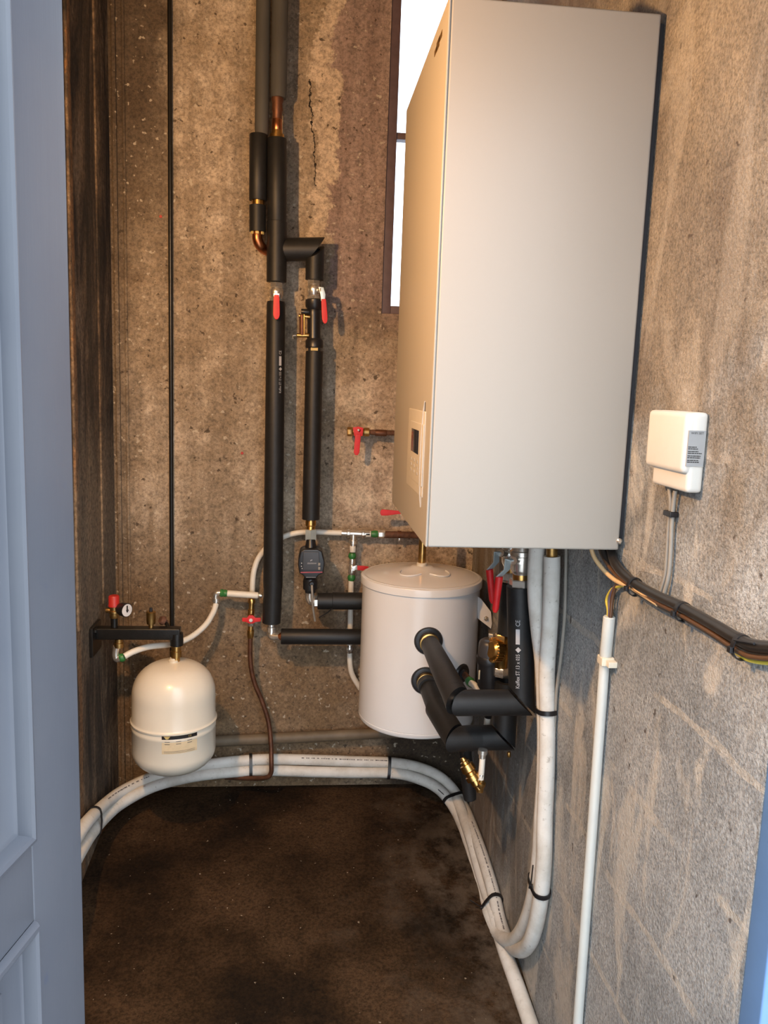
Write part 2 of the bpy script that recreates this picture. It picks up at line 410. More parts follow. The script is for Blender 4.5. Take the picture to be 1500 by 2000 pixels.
def text_mesh(s, size):
    cu = bpy.data.curves.new('lettering', 'FONT'); cu.body = s; cu.size = size; cu.resolution_u = 2
    ob = bpy.data.objects.new('lettering', cu); COL.objects.link(ob)
    dg = bpy.context.evaluated_depsgraph_get(); me = bpy.data.meshes.new_from_object(ob.evaluated_get(dg))
    vs = [v.co.copy() for v in me.vertices]; fs = [tuple(p.vertices) for p in me.polygons]
    bpy.data.objects.remove(ob); bpy.data.curves.remove(cu); bpy.data.meshes.remove(me)
    w = max(v.x for v in vs)-min(v.x for v in vs) if vs else 0
    return vs, fs, w
def put_text(mb, s, size, fn, width=None):
    vs, fs, w = text_mesh(s, size); k = (width/w) if (width and w) else 1
    b0 = len(mb.v); mb.v += [fn(v.x*k, v.y) for v in vs]; mb.f += [tuple(b0+i for i in f) for f in fs]; return w*k
def quad(mb, fn, u0, v0, u1, v1):
    b0 = len(mb.v); n = 6
    for i in range(n+1):
        u = u0+(u1-u0)*i/n
        mb.v += [fn(u, v0), fn(u, v1)]
    for i in range(n): mb.f.append((b0+2*i, b0+2*i+2, b0+2*i+3, b0+2*i+1))

# ------------------------------------------------------------------ the room
XWL, XWR = .243, .53
ZWB, ZWT = P(742, 612, y=YB).z, 2.94
b = MB()
b.box((XL-.2, YB, -.2), (XWL, YB+.09, ZC+.1)); b.box((XWR, YB, -.2), (XR+.2, YB+.09, ZC+.1))
b.box((XWL, YB, -.2), (XWR, YB+.09, ZWB)); b.box((XWL, YB, ZWT), (XWR, YB+.09, ZC+.1))
# vertical board-mark ribs by the left corner
for a, c_, dpt in ((228, 236, .012), (246, 252, .006)):
    x0, x1 = P(a, 800, y=YB).x, P(c_, 800, y=YB).x
    b.box((x0, YB-dpt, -.1), (x1, YB+.01, ZC), .004)
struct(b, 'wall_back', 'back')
b = MB().box((XL-.2, YF-.02, -.2), (XL, YB+.22, ZC+.1))
b.box((XL-.01, 2.215, .75), (XL+.006, 2.25, ZC), .004); b.box((XL-.01, 2.50, .75), (XL+.005, 2.56, ZC), .004)
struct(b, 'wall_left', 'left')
struct(MB().box((XR, YF, -.2), (XR+.2, YB+.22, ZC+.1)), 'wall_right', 'right')
b = MB().box((-1.6, YF-.02, -.2), (-.276, YF+.09, ZC+.1)); b.box((-.276, YF-.02, 2.12), (XR, YF+.09, ZC+.1)); b.box((XR+.075, YF-.04, -.2), (1.8, YF, ZC+.1))
struct(b, 'wall_front', 'left')
b = MB(); ny = 12
ys = [YF-.05 + (YB+.1-YF+.05)*i/ny for i in range(ny+1)]
for yv in ys:
    for xv in (XL-.05, XR+.05): b.v.append(Vector((xv, yv, floor_z(yv))))
for yv in ys:
    for xv in (XL-.05, XR+.05): b.v.append(Vector((xv, yv, -.25)))
for i in range(ny):
    b.f.append((2*i, 2*i+1, 2*i+3, 2*i+2)); o_ = 2*(ny+1); b.f.append((o_+2*i, o_+2*i+2, o_+2*i+3, o_+2*i+1))
struct(b, 'floor', 'floor')
struct(MB().box((-3, -3.5, -.25), (3, YF-.03, -.055)), 'ground', 'ground')
struct(MB().box((XL-.2, YF-.02, ZC), (XR+.2, YB+.22, ZC+.12)), 'ceiling', 'ceil')
# window
w = thing('window_1', None, None, (XWL, YB+.05, ZWB)); w['kind'] = 'structure'
b = MB(); fy0, fy1, fw = YB+.006, YB+.05, .030
b.box((XWL, fy0, ZWB), (XWL+fw, fy1, ZWT), .002); b.box((XWR-fw, fy0, ZWB), (XWR, fy1, ZWT), .002)
b.box((XWL+fw, fy0+.001, ZWB), (XWR-fw, fy1, ZWB+.026), .002); b.box((XWL+fw, fy0+.001, ZWT-fw), (XWR-fw, fy1, ZWT), .002)
zm = P(770, 268, y=YB+.03).z
b.box((XWL+fw, fy0+.006, zm-.010), (XWR-fw, fy1, zm+.010), .002)
b.build('window_frame', 'frame', w)
MB().box((XWL+.01, YB+.030, ZWB+.01), (XWR-.01, YB+.034, zm)).build('window_pane', 'glass', w)
MB().box((XWL+.01, YB+.030, zm), (XWR-.01, YB+.034, ZWT-.01)).build('window_pane', 'glass', w)
# door: leaf hinged at the left jamb and swung out towards the viewer
H = P(145, 1000, y=.88); U = Vector((.1973, .9803, 0)); N = Vector((U.y, -U.x, 0))
def D(s_, z_, h=0.0): return Vector((H.x, H.y, 0)) + U*s_ + Vector((0, 0, z_)) + N*h
dr = thing('door_1', None, None, D(0, 0)); dr['kind'] = 'structure'
th = .042; b = MB(); zt, zb = 2.06, .0
def slab(b, s0, s1, z0, z1, bev=.0015, h0=-th, h1=0.0):
    b.prism([D(s0, z0, h0), D(s1, z0, h0), D(s1, z0, h1), D(s0, z0, h1)], (0, 0, z1-z0), bev)
slab(b, -.1035, 0, zb, zt, .003); slab(b, -.80, -.70, zb, zt, .003)
rails = [(0.0, .20), (.897, .983), (1.93, zt)]
for z0, z1 in rails: slab(b, -.70, -.1035, z0, z1)
b.build('door_leaf', 'door', dr)
def moulding(s0, s1, z0, z1):
    b = MB(); prof = [(0, 0), (.0008, .004), (.003, .0075), (.0065, .0085), (.010, .0065), (.012, .002), (.0135, -.006), (.018, -.0085), (.026, -.012), (.036, -.0165), (.045, -.018), (.046, -.009), (.055, -.008)]
    rings = []
    for ins, h in prof:
        b0 = len(b.v); b.v += [D(s0+ins, z0+ins, h), D(s1-ins, z0+ins, h), D(s1-ins, z1-ins, h), D(s0+ins, z1-ins, h)]; rings.append(b0)
    for a, c in zip(rings, rings[1:]):
        for k in range(4): b.f.append((a+k, a+(k+1) % 4, c+(k+1) % 4, c+k))
    e = rings[-1]; b.f.append((e, e+1, e+2, e+3))
    b0 = len(b.v); b.v += [D(s0, z0, -.03), D(s1, z0, -.03), D(s1, z1, -.03), D(s0, z1, -.03)]; b.f.append((b0+3, b0+2, b0+1, b0))
    b.build('door_panel', 'door', dr, angle=34)
moulding(-.70, -.1035, .983, 1.93); moulding(-.70, -.1035, .20, .897)
b = MB().box((XR, YF-.045, -.05), (XR+.075, YF, 2.12), .003); b.box((-.276, YF-.045, 2.12), (XR+.075, YF-.02, 2.19), .003)
struct(b, 'trim_1', 'jamb')

# ------------------------------------------------------------------ boiler
BX0, BY0, BY1, BZ0, BZ1 = .219, 1.403, 1.961, 1.162, 2.062
bo = thing('wall_boiler', 'large white heating unit hung on the right wall in front of the window', 'boiler', (BX0, BY0, BZ0))
MB().box((BX0+.0044, BY0, BZ0), (XR-.010, BY1, BZ1), .004).build('casing', 'enamel', bo)
MB().box((BX0, BY0+.0002, BZ0+.0002), (BX0+.0045, BY1, BZ1), .0030).build('front_panel', 'enamel', bo)
MB().box((XR-.010, BY0+.008, BZ0+.02), (XR-.001, BY1-.01, BZ1-.012)).build('back_gap_shade', 'gap', bo)  # solid dark fill in place of the shaded gap at the wall
def FX(px, py, h=0.0): return P(px, py, x=BX0-h)
b = MB()   # control bezel on the panel that faces the left wall
y0, y1 = FX(829, 885).y, FX(800, 885).y
zt_, zb_ = FX(815, 800).z, FX(812, 960).z
y2 = FX(803, 880).y
b.box((BX0-.0022, y0, zb_), (BX0+.002, y1+.02, zt_), .002); b.box((BX0-.0042, y0, FX(806, 934).z), (BX0-.001, y2, FX(812, 823).z), .0015); bz = b.build('control_bezel', 'panelwhite', bo)
zs0, zs1 = FX(814, 884).z, FX(814, 838).z; yy0, yy1 = FX(822, 860).y, FX(808, 860).y
MB().box((BX0-.0050, yy0, zs0), (BX0-.0035, yy1, zs1), .0004).build('display', 'screen', bz)
for i in range(3):
    for j in range(3):
        yk = yy0+.006+j*(yy1-yy0-.012)/2; zk = zs0-.014-i*.011
        MB().box((BX0-.0052, yk-.006, zk-.003), (BX0-.0038, yk+.006, zk+.003), .0008).build('key', 'enamel', bz)
yf = FX(826, 885).y; z0_, z1_ = FX(819, 988).z, FX(829, 783).z
b = MB(); n = 14
pts = [Vector((BX0-.0015-.0045*math.sin(math.pi*i/n)**.6, yf-.002, z0_+(z1_-z0_)*i/n)) for i in range(n+1)]
b.prism(pts + [Vector((BX0, yf-.002, z1_)), Vector((BX0, yf-.002, z0_))], (0, .0035, 0)); b.build('control_flap', 'panelwhite', bo)
MB().box((BX0-.0006, yf-.008, z1_-.045), (BX0+.001, yf-.0025, z1_-.002)).build('flap_gap_shade', 'gap', bo)
b = MB()
for (pa, pb, dz) in (((864, 66), (860, 72), .010), ((859, 79), (855, 88), .016), ((854, 93), (851, 101), .010)):
    A, B = FX(*pa), FX(*pb); zc = (A.z+B.z)/2
    b.box((BX0-.0006, min(A.y, B.y), zc-dz/2), (BX0+.001, max(A.y, B.y)+.012, zc+dz/2), .0003)
b.build('logo', 'oldbrass', bo)
A = P(1209, 1057, y=BY0); MB().lathe(A+Vector((0, .002, 0)), A-Vector((0, .004, 0)), [(0, .005), (.6, .0055), (1, .003)], 14).build('screw', 'chrome', bo)
A = P(835, 1030, x=BX0); 

# ------------------------------------------------------------------ pipework helpers
def sleeve(mb, pts, r, seg=28): return mb.lathe(pts[0], pts[1], [(0, r*.62), (0, r*.97), (.006, r), (.994, r), (1, r*.97), (1, r*.62)], seg)
def grip_lever(parent, A, Bp, w, nrm, t=.0035):
    """red vinyl grip from A to Bp."""
    A, Bp = Vector(A), Vector(Bp); d = (Bp-A); L_ = d.length; d.normalize(); s_ = d.cross(nrm).normalized()
    pts = []
    for q, ww in ((0, .75), (.15, .9), (.55, 1.0), (.82, 1.0), (.93, .75), (1.0, .3)): pts.append(A+d*L_*q+s_*w*ww)
    pts += [p - s_*2*w*ww for p, ww in zip(reversed(pts), (.3, .75, 1.0, 1.0, .9, .75))]
    return MB().prism([p - nrm*t for p in pts], nrm*2*t, .0012).build('grip', 'red', parent)

YP = 2.575
# --- old grey riser at left, joining the elbow sleeve
t1 = thing('riser_pipe', 'old grey riser pipe at left with a short black foam sleeve and copper elbow', 'pipe', P(512, 262, y=YP))
MB().cyl(P(515, -60, y=YP), P(511, 264, y=YP), .0205).build('pipe', 'oldpipe', t1)
sleeve(MB(), [P(505, 263, y=YP), P(504, 392, y=YP)], .0265).build('foam_sleeve', 'foam', t1)
MB().cyl(P(504, 390, y=YP), P(504, 403, y=YP), .019).build('band', 'brass', t1)
sleeve(MB(), [P(503, 401, y=YP), P(503, 453, y=YP)], .0245).build('foam_sleeve', 'foam', t1)
b = MB()
for a in (-50, 0, 50):
    c = P(503, 456, y=YP); dv = Vector((math.sin(math.radians(a)), -math.cos(math.radians(a)), 0))
    b.obox(c+dv*.020, dv.cross(Vector((0, 0, 1)))*.005, dv*.002, (0, 0, .004), .001)
b.build('tape_tab', 'labelgold', t1)
MB().curve([P(503, 452, y=YP), P(503, 468, y=YP), P(510, 482, y=YP+.01), P(524, 490, y=YP+.045), P(560, 490, y=YP+.06)], .0155, 18).build('elbow', 'copper', t1)
# --- elbow sleeve
t2 = thing('elbow_sleeve', 'black foam elbow bridging from the main riser to the upper right valve', 'insulation', P(600, 488, y=YP))
b = MB(); yb_ = YP+.015
hz = PY([(520, 466), (604, 466), (631, 470), (599, 510), (520, 508)], yb_)
b = MB(); c0 = P(560, 488, y=YP+.02)
# mitred horizontal piece
def mitre(mb, A, B, r, cutA=None, cutB=None, seg=32):
    """foam cylinder A->B whose ends are cut by planes through A and B; the ends show the bore."""
    A, B = Vector(A), Vector(B); d = (B-A).normalized(); u, w_ = frame_of(d); rings = []
    def ring(E, nrm, rr, sink):
        nn = Vector(nrm) if nrm is not None else d; b0 = len(mb.v)
        for k in range(seg):
            a = 2*math.pi*k/seg; p = E + (u*math.cos(a)+w_*math.sin(a))*rr
            p = p - d*((p-E).dot(nn)/d.dot(nn)) + d*sink; mb.v.append(p)
        rings.append(b0)
    ring(A, cutA, .001, .012); ring(A, cutA, r*.50, .012); ring(A, cutA, r*.55, 0); ring(A, cutA, r, 0)
    ring(B, cutB, r, 0); ring(B, cutB, r*.55, 0); ring(B, cutB, r*.50, -.012); ring(B, cutB, .001, -.012)
    for r0, r1 in zip(rings, rings[1:]):
        for k in range(seg):
            k2 = (k+1) % seg; mb.f.append((r0+k, r0+k2, r1+k2, r1+k))
    return mb
C = P(615, 488, y=YP)
mitre(b, P(540, 488, y=YP+.012), C+Vector((0, .008, .003)), .0345, None, Vector((1, .25, -.75)).normalized()).build('mitred_sleeve', 'foam', t2)
b = MB(); mitre(b, C+Vector((.001, -.003, -.006)), P(614, 547, y=YP-.003), .0275, Vector((.55, .5, -1)).normalized(), None).build('mitred_sleeve', 'foam', t2)
# --- main riser
t3 = thing('riser_pipe', 'old pipe with rusty copper joint entering the tall black sleeve', 'pipe', P(540, 262, y=YP))
MB().cyl(P(548, -60, y=YP+.01), P(544, 192, y=YP+.01), .0235).build('pipe', 'oldpipe', t3)
MB().lathe(P(542, 188, y=YP+.01), P(541, 262, y=YP+.005), [(0, .018), (.1, .0185), (.2, .015), (.38, .0165), (.42, .014), (1, .0145)]).build('joint', 'oldcopper', t3)
MB().cyl(P(541, 233, y=YP+.004), P(541, 256, y=YP+.004), .0150).build('coupling', 'copper', t3)
MB().lathe(P(541, 255, y=YP), P(541, 275, y=YP), [(0, .016), (.4, .016), (.4, .021), (1, .021)]).build('collar', 'brass', t3)
sleeve(MB(), [P(541, 271, y=YP), P(541, 436, y=YP)], .0285).build('foam_sleeve', 'foam', t3)
sleeve(MB(), [P(541, 433, y=YP), P(540, 551, y=YP)], .0302).build('foam_sleeve', 'foam', t3)

def sleeve_print(parent, A, B, r, front, side, size, seqs):
    """white printing running up a sleeve: A bottom, B top (axis), text at angle on the front."""
    A, B = Vector(A), Vector(B); d = (B-A).normalized(); front = (front - d*front.dot(d)).normalized(); sd = d.cross(front)*-1
    if sd.dot(side) < 0: sd = -sd
    b = MB()
    def fn(u, v, th0):
        a = th0 - v/r; return A + d*u + (front*math.cos(a) + sd*math.sin(a))*(r+.0004)
    return b, fn
# --- long lower sleeve with print
LS = [P(539, 589, y=YP), P(533, 1147, y=YP)]
t4 = thing('insulated_pipe', 'longest black foam sleeve', 'pipe', LS[1])
t4['label'] = 'longest black foam sleeve with pale printing, running down from the left red valve'
MB().lathe(LS[0], LS[1], [(0, .018), (0, .0262), (.01, .0282), (.5, .0300), (.97, .0312), (1, .0305), (1, .02)]).build('foam_sleeve', 'foam', t4)
sleeve(MB(), [P(533, 1146, y=YP), P(530, 1216, y=YP)], .0295).build('foam_sleeve', 'foam', t4)
def kaiflex(parent, A, B, r, px, pbot, ptop, yv, size, xs=1.0):
    d = (B-A).normalized(); u0 = (P(px, pbot, y=yv)-A).dot(d); u1 = (P(px, ptop, y=yv)-A).dot(d)
    if u1 < u0: d = -d; u0, u1 = -u0, -u1
    fr = Vector((0, -1, 0)); fr = (fr - d*fr.dot(d)).normalized(); sd = Vector((1, 0, 0)); sd = (sd-d*sd.dot(d)).normalized()
    axc = A + (A-A); offx = (P(px, (pbot+ptop)/2, y=yv) - (A + d*((u0+u1)/2))).dot(sd)
    th0 = math.asin(max(-.9, min(.9, offx/r))); rr = r+.0006; Lt = u1-u0
    def fn(u, v):
        a = th0 - v/r; return A + d*(u0+u) + (fr*math.cos(a)+sd*math.sin(a))*rr
    b = MB()
    put_text(b, 'Kaiflex ST 13 x 035', size, fn, Lt*.50)
    dm = Lt*.57; q = size*.55   # diamond mark
    b0 = len(b.v); b.v += [fn(dm-q, q*.5), fn(dm, -q*.45), fn(dm+q, q*.5), fn(dm, q*1.45)]; b.f.append((b0, b0+1, b0+2, b0+3))
    quad(b, fn, Lt*.65, 0, Lt*.87, size*.75)
    put_text(b, 'CE', size*1.15, lambda u, v: fn(u+Lt*.91, v), Lt*.09)
    b.build('printing', 'whiteprint', parent)
kaiflex(t4, LS[1], LS[0], .0305, 549, 768, 685, YP-.03, .0105)
# --- ball valves
def ball_valve(name, label, A, B, r, group=None):
    A, B = Vector(A), Vector(B); t = thing(name, label, 'valve', B, group)
    MB().lathe(A.lerp(B, .22), A.lerp(B, .80), [(0, r*.7), (.1, r*.85), (.3, r*1.02), (.6, r*1.02), (.88, r*.85), (1, r*.72)]).build('body', 'chrome', t)
    b = MB().hexn(A, A.lerp(B, .26), r*1.0); b.build('nut', 'chrome', t)
    b = MB().hexn(A.lerp(B, .76), B, r*1.06); b.build('nut', 'chrome', t)
    return t
v = ball_valve('ball_valve', 'left upright ball valve with red lever below the main riser sleeve', P(540, 551, y=YP), P(539, 592, y=YP), .0205)
c = P(540, 578, y=YP-.02); MB().cyl(c, c+Vector((0, -.022, 0)), .008, 16).build('stem', 'chrome', v)
lv = MB().obox(P(540, 582, y=YP-.042), (.009, 0, 0), (0, .002, 0), (0, 0, .014), .001).build('lever', 'chrome', v)
grip_lever(lv, P(540, 576, y=YP-.045), P(540, 624, y=YP-.045), .0098, Vector((0, -1, 0)))
v = ball_valve('ball_valve', 'right upright ball valve with red side lever under the foam elbow', P(613, 545, y=YP), P(612, 588, y=YP), .0205)
c = P(622, 567, y=YP-.012); MB().cyl(c, c+Vector((.012, -.014, 0)), .009, 16).build('stem', 'chrome', v)
b = MB(); b.prism([P(622, 560, y=YP-.03), P(632, 561, y=YP-.03), P(636, 575, y=YP-.03), P(634, 590, y=YP-.03), P(627, 588, y=YP-.03), P(626, 576, y=YP-.03)], (0, .004, 0), .0008)
lv = b.build('lever', 'zinc', v)
grip_lever(lv, P(632, 584, y=YP-.033), P(635, 632, y=YP-.033), .0085, Vector((0, -1, 0)))
# --- balancing valve
bv = thing('balancing_valve', 'black flow setting valve with brass side gauge under the right red lever', 'valve', P(613, 682, y=YP))
MB().lathe(P(613, 604, y=YP), P(613, 664, y=YP), [(0, .019), (.1, .021), (.2, .0205), (.85, .0205), (1, .022)], 12).build('body', 'plastic', bv)
MB().lathe(P(614, 584, y=YP), P(614, 605, y=YP), [(0, .022), (.1, .0275), (.7, .0275), (1, .021)]).build('collar', 'plastic', bv)
MB().lathe(P(614, 661, y=YP), P(614, 680, y=YP), [(0, .022), (.25, .0275), (.9, .0275), (1, .025)]).build('collar', 'plastic', bv)
MB().cyl(P(614, 679, y=YP), P(614, 688, y=YP), .020).build('clip_ring', 'greyplastic', bv)
c = P(614, 682, y=YP-.021); MB().obox(c, (.011, 0, 0), (0, .003, 0), (0, 0, .0045), .001).build('clip', 'labelgold', bv)
MB().cyl(P(590, 615, y=YP-.012), P(590, 655, y=YP-.012), .0085, 16).build('sight_glass', 'oldcopper', bv)
b = MB().cyl(P(580, 655, y=YP-.013), P(604, 655, y=YP-.013), .0065, 14); b.cyl(P(584, 617, y=YP-.012), P(606, 619, y=YP-.012), .006, 14); b.cyl(P(594, 614, y=YP-.022), P(594, 654, y=YP-.022), .0022, 10)
b.build('gauge_bracket', 'brass', bv)
c = P(596, 609, y=YP-.012); MB().cyl(c+Vector((-.012, 0, 0)), c+Vector((.014, 0, 0)), .0085, 14).build('knob', 'plastic', bv)
b = MB(); b.curve([P(573, 662, y=YP-.013), P(572, 656, y=YP-.013), P(578, 655, y=YP-.013)], .0018, 8); b.build('drain_hook', 'chrome', bv)
# --- middle sleeve
MS = [P(614, 686, y=YP), P(607, 1014, y=YP)]
t5 = thing('insulated_pipe', 'straight black foam sleeve between the balancing valve and the circulator pump', 'pipe', MS[1])
MB().lathe(MS[0], MS[1], [(0, .018), (0, .0258), (.01, .0268), (.95, .0278), (1, .0275), (1, .018)]).build('foam_sleeve', 'foam', t5)
# --- pump
YQ = 2.535
pu = thing('circulator_pump', 'black electronic circulator pump with red stripe in the right hand pipe', 'pump', P(607, 1150, y=YQ))
b = MB().lathe(P(607, 1010, y=YP), P(607, 1044, y=YP-.01), [(0, .013), (.15, .013), (.2, .017), (.5, .017), (.55, .014), (.8, .0145), (1, .016)], 20); b.build('union', 'brass', pu)
MB().hexn(P(607, 1034, y=YP-.012), P(607, 1056, y=YP-.014), .0195).build('union_nut', 'zinc', pu)
MB().lathe(P(607, 1054, y=YQ+.02), P(607, 1082, y=YQ+.01), [(0, .015), (.2, .0155), (.9, .024), (1, .024)], 14).build('inlet', 'plastic', pu)
ol = [(587, 1077), (594, 1073), (621, 1073), (629, 1077), (634, 1096), (634, 1106), (631, 1120), (622, 1124), (617, 1131), (597, 1131), (592, 1124), (585, 1120), (582, 1104), (583, 1092)]
MB().prism(PY(ol, YQ-.03), (0, .065, 0), .004).build('body', 'plastic', pu)
fp = MB().prism(PY([(592, 1078), (623, 1078), (625, 1114), (591, 1114)], YQ-.034), (0, .006, 0), .0015).build('control_panel', 'greyplastic', pu)
MB().prism(PY([(587, 1117.2), (630, 1116.6), (630, 1118.6), (587, 1119.2)], YQ-.032), (0, .004, 0)).build('stripe', 'pinkred', pu)
b = MB(); org = P(600, 1100.5, y=YQ-.0348)
put_text(b, 'GRUNDFOS', .0046, lambda u, v_: org+Vector((u, 0, v_)), P(618, 1100, y=YQ-.0348).x-org.x)
q0 = P(600, 1101.7, y=YQ-.0348); q1 = P(618, 1101.2, y=YQ-.0348); b.prism([q0, q1, q1+Vector((0, 0, .0008)), q0+Vector((0, 0, .0008))], (0, .0003, 0))
b0 = len(b.v); c = P(608, 1095, y=YQ-.0348)
for k in range(3): b.obox(c+Vector(((k-1)*.0022, 0, .001*k)), (.0007, 0, 0), (0, .0002, 0), (0, 0, .0018))
b.build('lettering', 'whiteprint', fp)
b = MB()
for pq in ((589, 1100), (588.6, 1106), (590, 1110.5)): b.ball(P(*pq, y=YQ-.032), .0016, 8)
b.build('indicator', 'dial', pu)
for pq in ((623.5, 1102), (623.5, 1110)): MB().obox(P(*pq, y=YQ-.034), (.0035, 0, 0), (0, .002, 0), (0, 0, .0045), .0008).build('button', 'greycable', fp)
b = MB(); org2 = P(599, 1127.5, y=YQ-.0306)
for k in range(8): b.obox(org2+Vector((.0038*k, 0, 0)), (.0013, 0, 0), (0, .0003, 0), (0, 0, .0007))
b.build('lettering', 'whiteprint', pu)
MB().lathe(P(606, 1128, y=YQ+.005), P(606, 1156, y=YQ+.01), [(0, .020), (.2, .0235), (.75, .0235), (.8, .018), (1, .017)], 14).build('outlet', 'plastic', pu)
c = P(609, 1141, y=YQ-.02); MB().lathe(c, c+Vector((0, .02, 0)), [(0, .006), (.2, .010), (1, .011)], 14).build('cable_gland', 'plastic', pu)
MB().curve([P(609, 1143, y=YQ-.022), P(610, 1160, y=YQ-.03), P(611, 1185, y=YQ-.02), P(615, 1213, y=YQ)], .0036, 10).build('power_cable', 'greycable', pu)
# pipe joining pump to tank: elbow + sleeve
TC = P(818, 1250, y=2.43); TCX, TCY, TR = TC.x, 2.43, .181
ex = TCX - math.sqrt(TR**2-(2.55-TCY)**2) - .002
t6 = thing('insulated_pipe', 'upper horizontal black foam sleeve from the pump elbow to the tank', 'pipe', P(620, 1173, y=2.55))
b = MB().curve([P(606, 1152, y=YQ+.012), P(605, 1166, y=YQ+.013), P(609, 1174, y=YQ+.014), P(622, 1175, y=2.55)], .0150, 16); b.build('elbow', 'chrome', t6)
MB().hexn(P(613, 1175, y=2.55), P(622, 1175, y=2.55), .020).build('nut', 'chrome', t6)
A = P(620, 1174, y=2.55)
sleeve(MB(), [A, P(649, 1174, y=2.55)], .0265).build('foam_sleeve', 'foam', t6)
b_ = P(649, 1173.5, y=2.55); e_ = Vector((ex, 2.55, b_.z)); sleeve(MB(), [b_, e_], .0278).build('foam_sleeve', 'foam', t6)
MB().curve([P(648, 1188, y=2.52), P(640, 1196, y=2.525), P(623, 1206, y=2.53)], .002, 8).build('cable_tie_tail', 'tie', t6)
t7 = thing('insulated_pipe', 'lower horizontal black foam sleeve between the chrome elbow and the tank', 'pipe', P(550, 1240, y=2.56))
MB().lathe(P(530, 1214, y=YP), P(530, 1234, y=YP-.003), [(0, .0125), (.5, .0125), (.55, .0155), (1, .0155)], 18).build('union', 'chrome', t7)
MB().curve([P(530, 1232, y=YP), P(530, 1240, y=YP-.003), P(535, 1243, y=2.568), P(552, 1243, y=2.56)], .0135, 16).build('elbow', 'chrome', t7)
A = P(549, 1243, y=2.56); e_ = Vector((TCX-math.sqrt(TR**2-(2.56-TCY)**2)-.002, 2.56, A.z)); sleeve(MB(), [A, e_], .0255).build('foam_sleeve', 'foam', t7)
MB().lathe(P(543, 1243, y=2.56), A, [(0, .010), (1, .014)], 14).build('nipple', 'copper', t7)

# ------------------------------------------------------------------ buffer tank
zt_, zb_ = P(818, 1122, y=TCY).z, P(818, 1397, y=TCY).z
tk = thing('buffer_tank', 'white cylindrical buffer tank below the boiler with two front sockets', 'tank', (TCX, TCY, zb_))
c0 = Vector((TCX, TCY, 0)); Zv = Vector((0, 0, 1))
MB().lathe(c0+Zv*zb_, c0+Zv*zt_, [(0, TR-.012), (.0, TR-.004), (.012, TR), (.03, TR), (.033, TR-.0015), (.037, TR), (.945, TR), (.95, TR-.003), (1, TR-.003)], 72).build('shell', 'white', tk)
hh = zt_-zb_
lid = MB().lathe(c0+Zv*(zt_-.026), c0+Zv*(zt_+.028), [(0, TR+.001), (.0, TR+.0045), (.02, TR+.0055), (.36, TR+.0055), (.42, TR+.004), (.45, TR-.0005), (.64, TR*.72), (.80, TR*.42), (.92, TR*.2), (1.0, .03), (1.0, .001)], 72).build('lid', 'white', tk)
b = MB()
for sgn in (-1, 1):
    for rr, off in ((.075, 0),):
        a0 = math.radians(-90 + sgn*38); pts = []
        for i in range(9):
            a = a0 + math.radians((i-4)*7); rad = rr + .030*math.cos((i-4)/4*math.pi/2)
            fr = rad/TR; zz = zt_-.026+.054*(1.0-.36*fr-.16*fr*fr)
            pts.append(c0 + Vector((math.cos(a)*rad, math.sin(a)*rad, zz+.0015)))
        b.ring_tube(pts, .0025, 8)
b.build('lid_rib', 'white', lid)
br_ = P(824, 1095, y=2.43)
MB().lathe(Vector((br_.x, br_.y, zt_+.022)), Vector((br_.x, br_.y, zt_+.038)), [(0, .016), (.8, .016), (1, .013)], 20).build('collar', 'pex', tk)
MB().cyl(Vector((br_.x, br_.y, zt_+.036)), Vector((br_.x, br_.y, zt_+.19)), .0118, 20).build('vent_pipe', 'brass', tk)
def socket(px, py, yaxis_out, rr):
    c = P(px, py, y=2.26); dx = c.x-TCX; ysurf = TCY - math.sqrt(max(.0, TR**2-dx*dx)); c = Vector((c.x, ysurf, c.z))
    o = MB().lathe(c+Vector((0, .02, 0)), c+Vector((0, -.006, 0)), [(0, rr), (.78, rr), (.95, rr*.94), (1, rr*.86), (1, rr*.66), (.7, rr*.62)], 36).build('socket_ring', 'plastic', tk)
    return c
S1 = socket(836, 1250, 1, .042); S2 = socket(830, 1327, 1, .042)
MB().lathe(S1+Vector((0, .02, 0)), S1+Vector((0, -.032, 0)), [(0, .024), (.55, .024), (.57, .0285), (.85, .0285), (.87, .025), (1, .025)], 24).build('fitting', 'brass', tk)
MB().lathe(S2+Vector((0, .02, 0)), S2+Vector((0, -.032, 0)), [(0, .024), (.55, .024), (.57, .0285), (.85, .0285), (.87, .025), (1, .025)], 24).build('fitting', 'brass', tk)
ax_ = P(897, 1306, y=2.33); ang = math.asin(min(.95, (ax_.x-TCX)/TR)); nv = Vector((math.sin(ang), -math.cos(ang), 0)); c3 = Vector((TCX, TCY, ax_.z))+nv*TR
MB().lathe(c3-nv*.01, c3+nv*.006, [(0, .030), (.7, .030), (1, .026), (1, .017), (.6, .016)], 28).build('socket_ring', 'plastic', tk)
MB().lathe(c3-nv*.002, c3+nv*.010, [(0, .015), (.9, .015), (1, .012)], 14).build('plug', 'greyplastic', tk)
# ear bracket to the right wall
b = MB(); yb2 = TCY+.02
e1 = Vector((TCX+TR-.004, TCY-.01, P(932, 1166, y=2.42).z)); 
pl = [P(933, 1165, y=2.35), P(940, 1170, y=2.35), P(959, 1195, y=2.35), P(961, 1218, y=2.35), P(959, 1228, y=2.35), P(933, 1208, y=2.35)]
b.prism(pl, (0, .003, 0), .0006); br = b.build('wall_bracket', 'white', tk)
c = P(949, 1208, y=2.35); MB().lathe(c+Vector((0, .004, 0)), c-Vector((0, .008, 0)), [(0, .008), (.5, .008), (.55, .0045), (1, .004)], 6).build('bolt', 'chrome', br)

